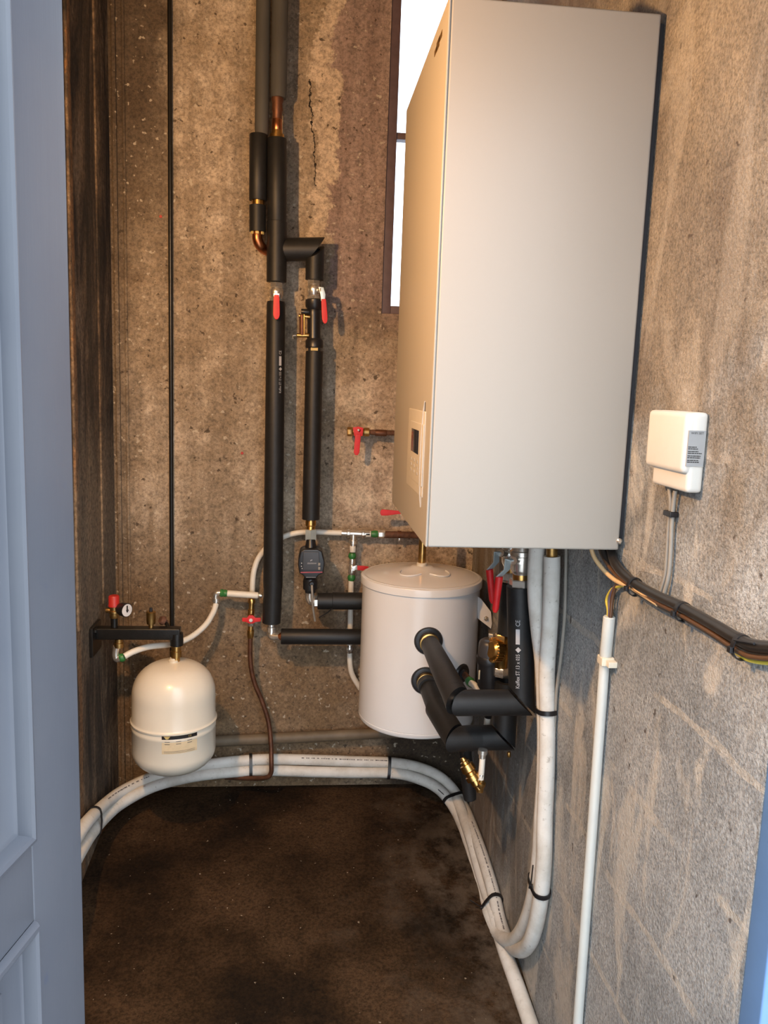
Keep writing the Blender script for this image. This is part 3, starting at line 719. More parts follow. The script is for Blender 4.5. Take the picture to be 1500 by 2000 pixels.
# ------------------------------------------------------------------ tank to boiler pipes (foam)
YU, YL2 = 1.80, 1.93
r35 = .0305
C1 = P(903, 1372, y=YU); C1 = Vector((S1.x+.004, YU, C1.z)); 
R1 = P(1013, 1370, y=YU); R1 = Vector((R1.x, YU, C1.z))
T1 = P(1015, 1144, y=YU)
up = thing('insulated_pipe', 'upper black foam pipe from the tank front, turning up to the nearer boiler valve', 'pipe', R1)
MB().lathe(S1+Vector((0, -.030, 0)), S1.lerp(C1, .9), [(0, .023), (0, .0258), (.03, .0268), (.5, .0300), (1, .0315), (1, .022)], 32).build('foam_sleeve', 'foam', up)
b = MB(); mitre(b, S1.lerp(C1, .86), C1+Vector((-.002, .012, 0)), .0312, None, Vector((1, -1, 0)).normalized()).build('mitred_sleeve', 'foam', up)
b = MB(); mitre(b, C1+Vector((.008, -.002, 0)), R1+Vector((.004, -.001, 0)), r35, Vector((1, -1, 0)).normalized(), Vector((1, 0, 1)).normalized()).build('mitred_sleeve', 'foam', up)
b = MB(); mitre(b, R1+Vector((.008, .002, .006)), T1, r35, Vector((1, 0, 1)).normalized(), None).build('mitred_sleeve', 'foam', up)
MB().curve([C1+Vector((0, .03, 0)), C1+Vector((.004, .004, 0)), C1+Vector((.04, 0, 0))], .014, 14).build('elbow', 'chrome', up)
kaiflex(up, R1, T1, .0308, 1015, 1345, 1212, YU-.03, .0125)
C2 = P(905, 1441, y=YL2); C2 = Vector((S2.x+.030, YL2, C2.z)); R2 = P(982, 1441, y=YL2); R2 = Vector((R2.x, YL2, C2.z)); T2 = P(998, 1135, y=YL2)
lw = thing('insulated_pipe', 'lower black foam pipe from the tank front, turning right below the other one', 'pipe', R2)
mid = S2.lerp(C2, .52); kn = mid + Vector((-.006, 0, -.004))
b = MB(); b.ring_tube(smooth_path([S2+Vector((0, -.045, 0)), S2.lerp(C2, .16), kn], 5), [.0285]*11, 28); b.build('foam_sleeve', 'foam', lw)
b = MB(); mitre(b, S2+Vector((0, -.028, 0)), S2+Vector((0, -.055, -.001)), .0282); b.build('foam_sleeve', 'foam', lw)
b = MB(); mitre(b, kn.lerp(C2, -.06), C2+Vector((0, .004, 0)), .0318, None, Vector((1, -1, 0)).normalized()).build('mitred_sleeve', 'foam', lw)
b = MB(); xm = C2.lerp(R2, .50); mitre(b, C2+Vector((.005, -.006, 0)), xm, .0322, Vector((1, -1, 0)).normalized(), None).build('mitred_sleeve', 'foam', lw)
b = MB(); mitre(b, xm+Vector((.002, 0, 0)), R2+Vector((0, 0, 0)), .0315, None, Vector((1, 0, 1)).normalized()).build('mitred_sleeve', 'foam', lw)
zmid = P(985, 1330, y=YL2).z
b = MB(); mitre(b, R2+Vector((.003, 0, .005)), Vector((R2.x, YL2, zmid)), .0300, Vector((1, 0, 1)).normalized(), None).build('mitred_sleeve', 'foam', lw)
zlo = P(990, 1238, y=YL2).z; A = Vector((P(995, 1238, y=YL2).x, YL2, zlo))
sleeve(MB(), [T2, Vector((A.x, YL2, P(990, 1150, y=YL2).z))], .029).build('foam_sleeve', 'foam', lw)
sleeve(MB(), [Vector((A.x+.001, YL2, P(990, 1151, y=YL2).z)), A], .0305).build('foam_sleeve', 'foam', lw)
# short closed foam tail below the elbow
MB().lathe(P(908, 1464, y=YL2+.03), P(918, 1560, y=YL2+.03), [(0, .0160), (.9, .0175), (1, .0165)], 24).build('foam_tail', 'foam', lw)
MB().cyl(P(994, 1469, y=YL2), P(994, 1478, y=YL2), .005, 10).build('drain_stub', 'brass', lw)

# --- filter with brass body
fl = thing('magnetic_filter', 'black magnetic dirt filter with brass body behind the nearer foam riser', 'filter', P(958, 1345, y=1.95))
MB().cyl(P(981, 1252, y=YL2), P(978, 1305, y=YL2), .0165, 18).build('brass_body', 'brass', fl)
MB().hexn(P(982, 1238, y=YL2), P(981, 1256, y=YL2), .0195).build('nut', 'brass', fl)
MB().hexn(P(979, 1303, y=YL2), P(978, 1320, y=YL2), .0205).build('nut', 'chrome', fl)
c = P(968, 1270, y=1.925); axd = Vector((-.95, -.28, .12)).normalized()
b = MB(); b.lathe(c-axd*.018, c+axd*.014, [(0, .026), (.3, .028), (.75, .028), (1, .020)], 26)
u_, w_ = frame_of(axd)
for k in range(24):
    a = 2*math.pi*k/24; dv = u_*math.cos(a)+w_*math.sin(a); b.obox(c+dv*.0285, dv.cross(axd)*.0019, dv*.0028, axd*.010, .0005)
b.build('cap', 'brass', fl)
MB().lathe(P(958, 1248, y=1.96), P(956, 1282, y=1.96), [(0, .018), (.12, .026), (.3, .029), (1, .0305)], 28).build('housing', 'greyplastic', fl)
MB().lathe(P(956, 1280, y=1.96), P(955, 1294, y=1.96), [(0, .0315), (.3, .034), (1, .033)], 28).build('ring', 'plastic', fl)
MB().lathe(P(956, 1292, y=1.96), P(955, 1346, y=1.96), [(0, .031), (.85, .030), (1, .024)], 28).build('bowl', 'plastic', fl)
c = P(961, 1242, y=1.955); MB().hexn(c-Vector((0, 0, .008)), c+Vector((0, 0, .006)), .009).build('vent_screw', 'chrome', fl)
MB().obox(P(936, 1318, y=1.935), (.002, 0.001, 0), (0, .001, 0), (0, 0, .012), .0004).build('label', 'paperlabel', fl)

# --- two boiler valves
def boiler_valve(label, A, B, pivot, k1, g0, g1, yv, yl):
    v = thing('ball_valve', label, 'valve', B)
    MB().lathe(A, B, [(0, .021), (.10, .024), (.12, .0275), (.22, .0275), (.24, .0255), (.55, .0255), (.60, .0235), (.66, .020), (.78, .020)], 28).build('body', 'chrome', v)
    q = A.lerp(B, .66); MB().cyl(q, A.lerp(B, .84), .0205).build('union_collar', 'brass', v)
    MB().hexn(A.lerp(B, .78), A.lerp(B, .97), .0285).build('union_nut', 'chrome', v)
    MB().cyl(A.lerp(B, .95), A.lerp(B, 1.02), .0245).build('ring', 'chrome', v)
    c = A.lerp(B, .38); pv = P(*pivot, y=yl)
    MB().lathe(c, pv, [(0, .012), (.5, .012), (.55, .007), (.9, .007), (.92, .010), (1, .009)], 12).build('stem', 'chrome', v)
    s_ = Vector((.0075, .004, 0)); pa = [pv, P(*k1[0], y=yl), P(*k1[1], y=yl), P(*g0, y=yl)]
    b = MB()
    for a, c_ in zip(pa, pa[1:]):
        d = (c_-a); nn = d.cross(s_).normalized()*.0015; b.obox((a+c_)/2, s_, d*.53, nn, .0005)
    lv = b.build('lever', 'zinc', v)
    d = P(*g1, y=yl)-P(*g0, y=yl); nn = d.cross(s_).normalized()
    A_, B_ = P(*g0, y=yl), P(*g1, y=yl)
    MB().ring_tube([A_, A_.lerp(B_, .05), A_.lerp(B_, .9), B_], [.0085, .0092, .0078, .004], 12).build('grip', 'red', lv)
    return v
boiler_valve('nickel ball valve under the boiler, nearer one, with the lower hanging red lever', P(1020, 1066, y=YU), P(1018, 1148, y=YU), (1003, 1095), [(992, 1092), (990, 1112)], (975, 1126), (967, 1196), YU, YU-.035)
boiler_valve('nickel ball valve under the boiler, farther one, half hidden, with the upper red lever', P(1001, 1052, y=YL2), P(999, 1134, y=YL2), (978, 1080), [(970, 1078), (969, 1098)], (956, 1112), (962, 1178), YL2, YL2-.035)

# --- drain line at lower right
dl = thing('drain_valve', 'brass drain valve with short white pipe under the lower foam elbow', 'valve', P(935, 1535, y=1.95))
A, B = P(903, 1480, y=1.915), P(937, 1541, y=1.885)
MB().lathe(A, B, [(0, .006), (.06, .008), (.10, .008), (.12, .012), (.2, .012), (.22, .0175), (.42, .0185), (.46, .015), (.55, .015), (.56, .019), (.70, .019), (.72, .013), (.86, .013), (.88, .010), (1, .010)], 16).build('body', 'brass', dl)
MB().lathe(P(937, 1546, y=1.885), P(940, 1522, y=1.885), [(0, .009), (.4, .010), (.5, .0125), (.75, .0125), (.8, .008), (1, .008)], 14).build('elbow', 'oldbrass', dl)
MB().cyl(P(939, 1524, y=1.885), P(943, 1472, y=1.89), .0075, 14).build('white_pipe', 'pex', dl)
MB().lathe(P(942, 1480, y=1.89), P(943, 1464, y=1.89), [(0, .009), (.4, .009), (.5, .012), (1, .012)], 14).build('coupling', 'chrome', dl)
MB().cyl(P(939, 1528, y=1.885), P(940, 1512, y=1.885), .0068, 12).build('ferrule', 'chrome', dl)
dp = thing('drain_pipe', 'short white pipe hanging between the two foam elbows', 'pipe', P(952, 1410, y=1.99))
MB().cyl(P(953, 1396, y=1.99), P(950, 1424, y=1.99), .0082, 14).build('pipe', 'pex', dp)
MB().cyl(P(955, 1386, y=1.99), P(953, 1402, y=1.99), .0095, 14).build('coupling', 'tie', dp)
sp_ = thing('side_pipe', 'small white pipe with green ring leaving the lower right side of the tank', 'pipe', P(930, 1335, y=2.26))
MB().cyl(c3+nv*.010, P(918, 1332, y=2.23), .010, 12).build('nipple', 'rust', sp_)
MB().lathe(P(915, 1328, y=2.24), P(922, 1336, y=2.22), [(0, .012), (.5, .0145), (1, .012)], 12).build('ring', 'green', sp_)
MB().curve([P(920, 1334, y=2.22), P(928, 1340, y=2.2), P(934, 1356, y=2.18)], .0095, 12).build('pipe', 'pex', sp_)

# ------------------------------------------------------------------ expansion vessel and its bracket
YV = 2.39
vc = P(340, 1400, y=YV); VR = .1235
vt, vb = P(344, 1292, y=YV).z, P(336, 1499, y=YV).z
ev = thing('expansion_vessel', 'cream white round expansion vessel hanging below the black wall bracket', 'vessel', (vc.x, YV, vb))
hv = vt-vb; c0 = Vector((vc.x, YV, 0))
def se(t, p): return max(0.0, 1-(1-t)**p)**(1/p)     # super-ellipse shoulder
prof = [(0, .001), (0, VR*.25)] + [(.20*i/10, VR*(.25+.75*se(i/10, 2.0))) for i in range(1, 11)]
prof += [(.40, VR), (.405, VR+.001), (.43, VR+.001), (.435, VR), (.462, VR), (.467, VR+.0035), (.480, VR+.004), (.487, VR+.001), (.50, VR*.995), (.70, VR*.99)]
prof += [(1-.30*i/12, VR*(.14+.85*se(i/12, 2.15))) for i in range(11, 0, -1)] + [(1.0, VR*.14), (1.0, .001)]
MB().lathe(c0+Zv*vb, c0+Zv*vt, prof, 64).build('shell', 'cream', ev)
MB().lathe(c0+Zv*(vt-.004), c0+Zv*(vt+.012), [(0, .017), (.6, .016), (.8, .012), (1, .012)], 20).build('neck', 'clip', ev)
def onvessel(u, v, h=.0008):
    a = (u)/VR; return Vector((vc.x + math.sin(a)*(VR+h), YV - math.cos(a)*(VR+h), v))
lu0 = (P(316, 1450, y=YV-VR).x-vc.x); lu1 = P(383, 1450, y=YV-VR*.9).x-vc.x; lu1 = VR*math.asin(min(.9, lu1/VR)); lu0 = VR*math.asin(lu0/VR)
lz1, lz0 = P(350, 1436, y=YV-VR).z, P(350, 1473, y=YV-VR).z
b = MB(); quad(b, onvessel, lu0, lz0, lu1, lz1); lb = b.build('label', 'paperlabel', ev)
b = MB(); f2 = lambda u, v_: onvessel(u, v_, .0014); quad(b, f2, lu0, lz1-.0135, lu1, lz1); b.build('label_band', 'blacklabel', lb)
b = MB(); f3 = lambda u, v_: onvessel(u, v_, .0020); lw_ = lu1-lu0
b0 = len(b.v); b.v += [f3(lu0+.006, lz1-.004), f3(lu0+.012, lz1-.012), f3(lu0+.018, lz1-.012), f3(lu0+.024, lz1-.004)]; b.f.append((b0, b0+1, b0+2, b0+3)); b.build('emblem', 'labelgold', lb); b = MB()
put_text(b, 'CE', .008, lambda u, v_: f3(lu0+lw_*.73+u, lz1-.0105+v_)); b.build('conformity_mark', 'labelgold', lb)
b = MB()
for k in range(3):
    for j in range(2): quad(b, f3, lu0+lw_*(.08+.31*k), lz1-.021-.007*j, lu0+lw_*(.22+.31*k), lz1-.0195-.007*j)
for j in range(2): quad(b, f3, lu0+lw_*.06, lz0+.004+.004*j, lu0+lw_*.92, lz0+.0048+.004*j)
b.build('label_print', 'print', lb)
MB().lathe(P(344, 1291, y=YV), P(344, 1258, y=YV), [(0, .0115), (.25, .0115), (.27, .0165), (.6, .0165), (.62, .0145), (.85, .0145), (.87, .017), (1, .017)], 10).build('adapter', 'brass', ev)

az = P(270, 1236, y=YV).z; xe = P(353, 1236, y=YV).x; xs = P(345, 1250, y=YV).x
bk = thing('wall_bracket', 'black steel wall bracket arm on the left wall carrying the expansion vessel', 'bracket', (XL, YV, az))
MB().box((XL+.001, 2.335, P(180, 1278, x=XL).z), (XL+.010, 2.435, az+.028), .001).build('plate', 'blacksteel', bk)
MB().box((XL+.008, YV-.017, az-.017), (xe, YV+.017, az+.017), .004).build('arm', 'blacksteel', bk)
MB().lathe(Vector((xs, YV, az)), Vector((xs, YV, P(345, 1261, y=YV).z)), [(0, .019), (.3, .0195), (.95, .0195), (1, .016)], 24).build('outlet', 'blacksteel', bk)
b = MB(); b.hexn(Vector((XL+.009, 2.355, az+.016)), Vector((XL+.017, 2.355, az+.016)), .008); b.build('bolt', 'blacksteel', bk)
xa = P(232, 1245, y=YV).x
MB().lathe(Vector((xa, YV, az-.014)), Vector((xa, YV, P(228, 1264, y=YV).z)), [(0, .012), (.5, .012), (.55, .014), (1, .014)], 12).build('outlet', 'oldbrass', bk)
# safety valve
sx = P(223, 1200, y=YV).x
sv = thing('safety_valve', 'brass safety valve with red cap standing on the left end of the bracket', 'valve', (sx, YV, az+.017))
zz = lambda py: P(223, py, y=YV).z
MB().lathe(Vector((sx, YV, az+.012)), Vector((sx, YV, zz(1206))), [(0, .010), (1, .010)], 14).build('neck', 'blacksteel', sv)
MB().lathe(Vector((sx, YV, zz(1207))), Vector((sx, YV, zz(1183))), [(0, .011), (.1, .013), (.4, .013), (.45, .016), (.6, .016), (.65, .013), (1, .014)], 12).build('body', 'oldbrass', sv)
MB().cyl(Vector((sx-.024, YV, zz(1192))), Vector((sx, YV, zz(1192))), .007, 12).build('outlet', 'oldbrass', sv)
b = MB().lathe(Vector((sx, YV, zz(1184))), Vector((sx, YV, zz(1163))), [(0, .0165), (.15, .0165), (.2, .0155), (.9, .0155), (1, .013)], 20); b.build('cap', 'redcap', sv)
# gauge
gc = P(248, 1192, y=YV-.02); gd = Vector((.80, -.60, 0)).normalized()
pg = thing('pressure_gauge', 'small round pressure gauge with white dial beside the red cap', 'gauge', gc)
MB().lathe(gc-gd*.030, gc, [(0, .016), (.3, .0195), (1, .0205), (1, .018)], 28).build('housing', 'plastic', pg)
MB().lathe(gc-gd*.004, gc+gd*.0006, [(0, .0182), (1, .0182)], 28).build('dial', 'dial', pg)
gu, gw = frame_of(gd)
b = MB(); b.obox(gc+gd*.0012+Zv*.004, Zv*.010, gd.cross(Zv)*.0022, gd*.0004); b.ball(gc+gd*.0012, .004, 10); b.build('needle', 'inkblack', pg)
MB().cyl(Vector((sx, YV-.004, gc.z)), gc-gd*.026, .006, 10).build('stem', 'oldbrass', pg)
# air vent
ax0 = P(295, 1215, y=YV).x
av = thing('air_vent', 'small brass automatic air vent standing on the middle of the bracket', 'vent', (ax0, YV, az+.017))
za = lambda py: P(295, py, y=YV).z
MB().lathe(Vector((ax0, YV, az+.013)), Vector((ax0, YV, za(1194))), [(0, .007), (.25, .007), (.28, .012), (.5, .0135), (.92, .0135), (.96, .0145), (1, .012)], 20).build('body', 'oldbrass', av)
MB().lathe(Vector((ax0, YV, za(1195))), Vector((ax0, YV, za(1187))), [(0, .005), (1, .0045)], 10).build('cap', 'plastic', av)
dv_ = thing('hose_cap', 'dark round cap on a stub behind the brass air vent', 'cap', P(316, 1212, y=YV+.02))
c = P(313, 1210, y=YV+.02); MB().lathe(c, c+Vector((.018, .012, -.012)), [(0, .010), (.3, .014), (.5, .014), (.6, .007), (1, .007)], 16).build('cap', 'rust', dv_)
MB().cyl(c+Vector((.014, .01, -.010)), Vector((P(328, 1226, y=YV).x, YV+.012, az+.012)), .006, 10).build('stub', 'blacksteel', dv_)

# ------------------------------------------------------------------ white water pipes on the back wall
YT = 2.61; rw = .0092
def lerpy(pts): return [P(a, b_, y=c_) for a, b_, c_ in pts]
w1 = thing('water_pipe', 'curved white pipe rising from under the bracket to the elbow beside the tall sleeve', 'pipe', P(422, 1176, y=YT))
MB().curve(lerpy([(243, 1282, 2.385), (262, 1272, 2.40), (292, 1263, 2.43), (335, 1258, 2.47), (370, 1246, 2.52), (400, 1222, 2.56), (416, 1197, 2.59), (422, 1180, YT)]), rw, 16).build('pipe', 'pex', w1)
MB().curve(lerpy([(228, 1262, YV), (226, 1276, YV), (228, 1286, YV), (236, 1286, YV-.002)]), .0105, 12).build('elbow', 'chrome', w1)
MB().lathe(P(234, 1286, y=YV), P(243, 1283, y=YV), [(0, .011), (.2, .013), (.6, .013), (1, .0105)], 14).build('ring', 'green', w1)
MB().lathe(P(422, 1184, y=YT), P(422, 1168, y=YT), [(0, .008), (.5, .008), (.55, .0125), (1, .0125)], 14).build('ferrule', 'chrome', w1)
MB().curve(lerpy([(421, 1170, YT), (422, 1160, YT), (428, 1158, YT), (436, 1158, YT)]), .009, 12).build('elbow', 'chrome', w1)
MB().lathe(P(430, 1158, y=YT), P(444, 1159, y=YT), [(0, .012), (.3, .0135), (.5, .011), (.7, .0125), (1, .0105)], 14).build('ring', 'green', w1)
w2 = thing('water_pipe', 'short level white pipe ending at the tall black sleeve', 'pipe', P(445, 1159, y=YT-.01))
MB().cyl(P(444, 1159, y=YT-.01), P(504, 1163, y=YT-.01), .0105, 16).build('pipe', 'pex', w2)
MB().cyl(P(503, 1163, y=YT-.01), P(513, 1163, y=YT-.01), .008, 12).build('ferrule', 'chrome', w2)
w3 = thing('water_pipe', 'white pipe arching behind the tall black sleeve to the nickel tee', 'pipe', P(492, 1166, y=2.635))
MB().curve(lerpy([(493, 1172, 2.635), (493, 1145, 2.635), (496, 1115, 2.64), (506, 1088, 2.645), (527, 1064, 2.645), (555, 1048, 2.645), (580, 1041, 2.645), (610, 1039, 2.645), (640, 1040, 2.645), (670, 1041, 2.645)]), rw, 16).build('pipe', 'pex', w3)
# brass butterfly valve with copper pipe
bf = thing('fill_valve', 'small brass valve with red butterfly handle left of the tall sleeve bottom', 'valve', P(490, 1245, y=YT))
MB().lathe(P(492, 1168, y=YT), P(490, 1204, y=YT), [(0, .007), (.1, .012), (.25, .012), (.27, .0085), (.6, .0085), (.62, .011), (1, .011)], 12).build('upper_fitting', 'brass', bf)
MB().cyl(P(490, 1202, y=YT), P(490, 1222, y=YT), .012, 14).build('body', 'chrome', bf)
MB().lathe(P(490, 1220, y=YT), P(489, 1246, y=YT), [(0, .009), (.4, .009), (.42, .0115), (.8, .0115), (1, .009)], 12).build('lower_fitting', 'brass', bf)
yb = YT-.022
b = MB().prism(PY([(473, 1207), (482, 1207), (486, 1202), (494, 1202), (499, 1207), (509, 1207), (509, 1214), (499, 1215), (494, 1218), (486, 1218), (481, 1215), (473, 1214)], yb), (0, .004, 0), .0012); hd = b.build('handle', 'red', bf)
c = P(490, 1211.5, y=yb-.001); MB().lathe(c+Vector((0, .003, 0)), c-Vector((0, .003, 0)), [(0, .006), (.8, .006), (1, .0045)], 14).build('handle_nut', 'dial', hd)
cpv = MB().curve(lerpy([(489, 1240, YT), (489, 1290, YT), (496, 1330, YT), (512, 1370, YT), (524, 1408, YT-.005), (529, 1450, YT-.02), (530, 1490, 2.565), (529, 1510, 2.565), (518, 1519, 2.57), (480, 1520, 2.60), (440, 1518, 2.62)]), .0078, 14)
lone(cpv, 'copper_pipe', 'oldcopper', 'tarnished copper pipe running down from the red butterfly valve over the white tubes', 'pipe')
# tee, right branch, iron pipe
te = thing('pipe_tee', 'nickel tee with green ring joining the white pipe to the rusty iron pipe', 'fitting', P(690, 1043, y=2.635)); YE = 2.635
MB().lathe(P(667, 1041, y=YE), P(722, 1043, y=YE), [(0, .0105), (.18, .0105), (.2, .0155), (.28, .0155), (.30, .0115), (.70, .0115), (.72, .0155), (.8, .0155), (.82, .0105), (1, .0105)], 14).build('body', 'chrome', te)
MB().lathe(P(690, 1043, y=YE), P(689, 1076, y=YE), [(0, .011), (.35, .011), (.36, .0150), (.55, .0150), (.56, .009), (1, .009)], 14).build('branch', 'chrome', te)
MB().cyl(P(714, 1043, y=YE), P(724, 1043, y=YE), .0105, 14).build('sleeve', 'pex', te)
MB().lathe(P(725, 1043, y=YE), P(740, 1043, y=YE), [(0, .010), (.4, .012), (.6, .012), (1, .010)], 14).build('ring', 'green', te)
MB().hexn(P(738, 1043, y=YE), P(752, 1043, y=YE), .0135).build('nut', 'chrome', te)
ip = thing('iron_pipe', 'rusty iron pipe stub on the back wall running behind the boiler edge', 'pipe', P(752, 1044, y=YE))
MB().cyl(P(750, 1044, y=YE), P(880, 1046, y=YE), .0115, 14).build('pipe', 'rust', ip)
c = P(780, 1044, y=YE); MB().lathe(c-Vector((.006, 0, 0)), c+Vector((.006, 0, 0)), [(0, .013), (1, .013)], 14).build('clip', 'oldcopper', ip)
MB().cyl(c+Vector((0, 0, -.010)), c+Vector((0, 0, -.022)), .004, 8).build('clip_screw', 'chrome', ip)
# mini valve and its pipe
mv = thing('isolating_valve', 'slim nickel valve with green rings and red lever touching the tank rim', 'valve', P(687, 1135, y=YE))
MB().cyl(P(689, 1066, y=YE), P(689, 1078, y=YE), .010, 12).build('sleeve', 'pex', mv)
MB().lathe(P(688, 1080, y=YE), P(688, 1091, y=YE), [(0, .010), (.4, .0135), (.6, .0135), (1, .010)], 14).build('ring', 'green', mv)
MB().lathe(P(688, 1089, y=YE), P(687, 1124, y=YE), [(0, .008), (.2, .011), (.35, .011), (.4, .0085), (.6, .0125), (.85, .0125), (1, .009)], 12).build('body', 'chrome', mv)
MB().lathe(P(687, 1122, y=YE), P(686, 1134, y=YE), [(0, .010), (.4, .0135), (.6, .0135), (1, .010)], 14).build('ring', 'green', mv)
c = P(690, 1110, y=YE-.014); MB().cyl(c, c-Vector((0, .014, 0)), .0055, 12).build('stem', 'chrome', mv)
b = MB().prism(PY([(688, 1107), (697, 1104), (699, 1106), (699, 1113), (688, 1113)], YE-.03), (0, .002, 0), .0004); lv = b.build('lever', 'chrome', mv)
MB().prism(PY([(698, 1105), (712, 1105.5), (720, 1107), (720, 1113), (712, 1115), (698, 1113.5)], YE-.032), (0, .0045, 0), .001).build('grip', 'red', lv)
w4 = thing('water_pipe', 'white pipe hanging from the slim valve, passing behind the two level sleeves', 'pipe', P(685, 1135, y=YE))
MB().curve(lerpy([(686, 1134, YE), (685, 1170, YE), (684, 1220, YE), (683, 1262, YE), (684, 1300, YE), (690, 1322, YE), (704, 1345, YE)]), rw, 14).build('pipe', 'pex', w4)
MB().lathe(P(683, 1259, y=YE), P(683, 1275, y=YE), [(0, .010), (.2, .0115), (.4, .0145), (.6, .0145), (.8, .0115), (1, .010)], 12).build('coupling', 'chrome', w4)
# old valve
ov = thing('old_ball_valve', 'old level ball valve with hanging red lever beside the boiler edge', 'valve', P(697, 843, y=2.625)); YO = 2.625
MB().hexn(P(678, 843, y=YO), P(689, 843, y=YO), .0145).build('end_nut', 'oldbrass', ov)
MB().lathe(P(688, 843, y=YO), P(722, 844, y=YO), [(0, .010), (.2, .014), (.5, .0145), (.65, .011), (.68, .0145), (.95, .0145), (1, .011)], 12).build('body', 'oldbrass', ov)
MB().cyl(P(720, 844, y=YO), P(860, 849, y=YO), .0085, 14).build('pipe', 'rust', ov)
c = P(792, 846, y=YO); MB().cyl(c, Vector((c.x, YB, c.z)), .006, 10).build('wall_clip', 'rust', ov)
MB().cyl(P(733, 845, y=YO), P(755, 846, y=YO), .0105, 14).build('coupling', 'oldcopper', ov)
c = P(700, 840, y=YO-.012); MB().cyl(c, c-Vector((0, .022, 0)), .006, 12).build('stem', 'chrome', ov)
lv = MB().prism(PY([(689, 835), (700, 833), (710, 836), (708, 852), (692, 852)], YO-.034), (0, .003, 0), .0008).build('lever', 'red', ov)
MB().prism(PY([(694, 848), (705, 848), (702, 884), (699, 889), (694, 889), (691, 884)], YO-.036), (0, .005, 0), .0012).build('grip', 'red', lv)
c = P(700, 840, y=YO-.036); MB().ball(c, .0035, 8).build('lever_nut', 'dial', ov)
rv = thing('lever_valve', 'red lever pointing left from behind the lower edge of the boiler', 'valve', P(800, 1002, y=2.60))
MB().cyl(P(812, 1002, y=2.63), P(850, 1003, y=2.63), .012, 12).build('body', 'oldbrass', rv)
MB().cyl(P(822, 1002, y=2.63), P(822, 1001, y=2.60), .006, 10).build('stem', 'oldbrass', rv)
MB().prism(PY([(743, 998), (746, 995), (758, 996), (780, 998), (830, 998), (830, 1005), (780, 1004), (756, 1007), (745, 1007), (743, 1004)], 2.595), (0, .005, 0), .0012).build('lever', 'red', rv)
# low grey pipe
lone(MB().cyl(P(395, 1449, y=2.652), P(905, 1424, y=2.652), .0185, 20), 'drain_pipe', 'drainpipe', 'dull grey brown drain pipe along the back wall above the white tubes', 'pipe')
# thin dark conduit
lone(MB().cyl(P(331, -60, y=2.668), P(336, 1300, y=2.668), .0068, 12), 'thin_conduit', 'blacksteel', 'thin dark vertical conduit on the back wall left of the foam risers', 'conduit')

# ------------------------------------------------------------------ white foam tubes
RTU = .0178
def PT(q, m=.0215):
    p = P(q[0], q[1], **{q[2]: q[3]})     # kept clear of the walls
    if p.x > XR-m: p = P(q[0], q[1], x=XR-m)
    if p.x < XL+m+.006: p = P(q[0], q[1], x=XL+m+.006)
    if p.y > YB-m: p = P(q[0], q[1], y=YB-m)
    return p
tA = [(1078, 1086, 'y', 1.70), (1078, 1110, 'y', 1.70), (1076, 1180, 'y', 1.70), (1072, 1250, 'y', 1.705), (1068, 1320, 'y', 1.71), (1069, 1400, 'y', 1.72), (1068, 1500, 'y', 1.72), (1064, 1600, 'y', 1.72), (1062, 1690, 'y', 1.72), (1052, 1780, 'y', 1.73), (1036, 1838, 'y', 1.75), (1014, 1856, 'y', 1.80), (990, 1836, 'y', 1.90), (975, 1795, 'y', 2.00), (964, 1745, 'y', 2.12), (945, 1680, 'y', 2.27), (924, 1620, 'y', 2.42), (905, 1575, 'y', 2.54), (876, 1532, 'y', 2.60), (838, 1506, 'y', 2.625), (780, 1491, 'y', 2.635), (690, 1487, 'y', 2.635), (600, 1484, 'y', 2.635), (520, 1483, 'y', 2.635), (440, 1489, 'y', 2.62), (370, 1500, 'y', 2.585), (300, 1517, 'y', 2.55), (240, 1545, 'y', 2.48), (200, 1575, 'y', 2.37), (168, 1608, 'y', 2.24), (150, 1635, 'y', 2.1), (120, 1685, 'y', 1.9)]
tB = [(1050, 1056, 'y', 1.735), (1047, 1100, 'y', 1.735), (1046, 1160, 'y', 1.735), (1052, 1230, 'y', 1.74), (1060, 1300, 'y', 1.745), (1064, 1400, 'y', 1.755), (1064, 1500, 'y', 1.755), (1058, 1600, 'y', 1.755), (1052, 1690, 'y', 1.755), (1038, 1770, 'y', 1.77), (1018, 1820, 'y', 1.80), (996, 1838, 'y', 1.86), (972, 1822, 'y', 1.96), (955, 1785, 'y', 2.04), (943, 1740, 'y', 2.14), (923, 1670, 'y', 2.29), (903, 1610, 'y', 2.43), (882, 1570, 'y', 2.53), (855, 1540, 'y', 2.585), (820, 1522, 'y', 2.61), (770, 1510, 'y', 2.62), (690, 1509, 'y', 2.62), (600, 1507, 'y', 2.62), (520, 1505, 'y', 2.62), (440, 1509, 'y', 2.605), (370, 1518, 'y', 2.57), (300, 1536, 'y', 2.53), (240, 1567, 'y', 2.45), (204, 1597, 'y', 2.34), (176, 1631, 'y', 2.21), (158, 1660, 'y', 2.07), (128, 1712, 'y', 1.87)]
tC = [(893, 1562, 'y', 2.53), (906, 1596, 'y', 2.44), (921, 1640, 'y', 2.32), (938, 1700, 'z', .025), (958, 1765, 'z', .010), (985, 1855, 'z', -.010), (1010, 1925, 'z', -.020), (1036, 2000, 'z', -.028), (1062, 2080, 'z', -.028), (1110, 2240, 'z', -.028)]
pA, pB, pC = [PT(q) for q in tA], [PT(q) for q in tB], [PT(q) for q in tC]
for pth in (pA, pB): pth += [Vector((XL+.035, 1.5, pth[-1].z)), Vector((XL+.035, 1.04, pth[-1].z))]
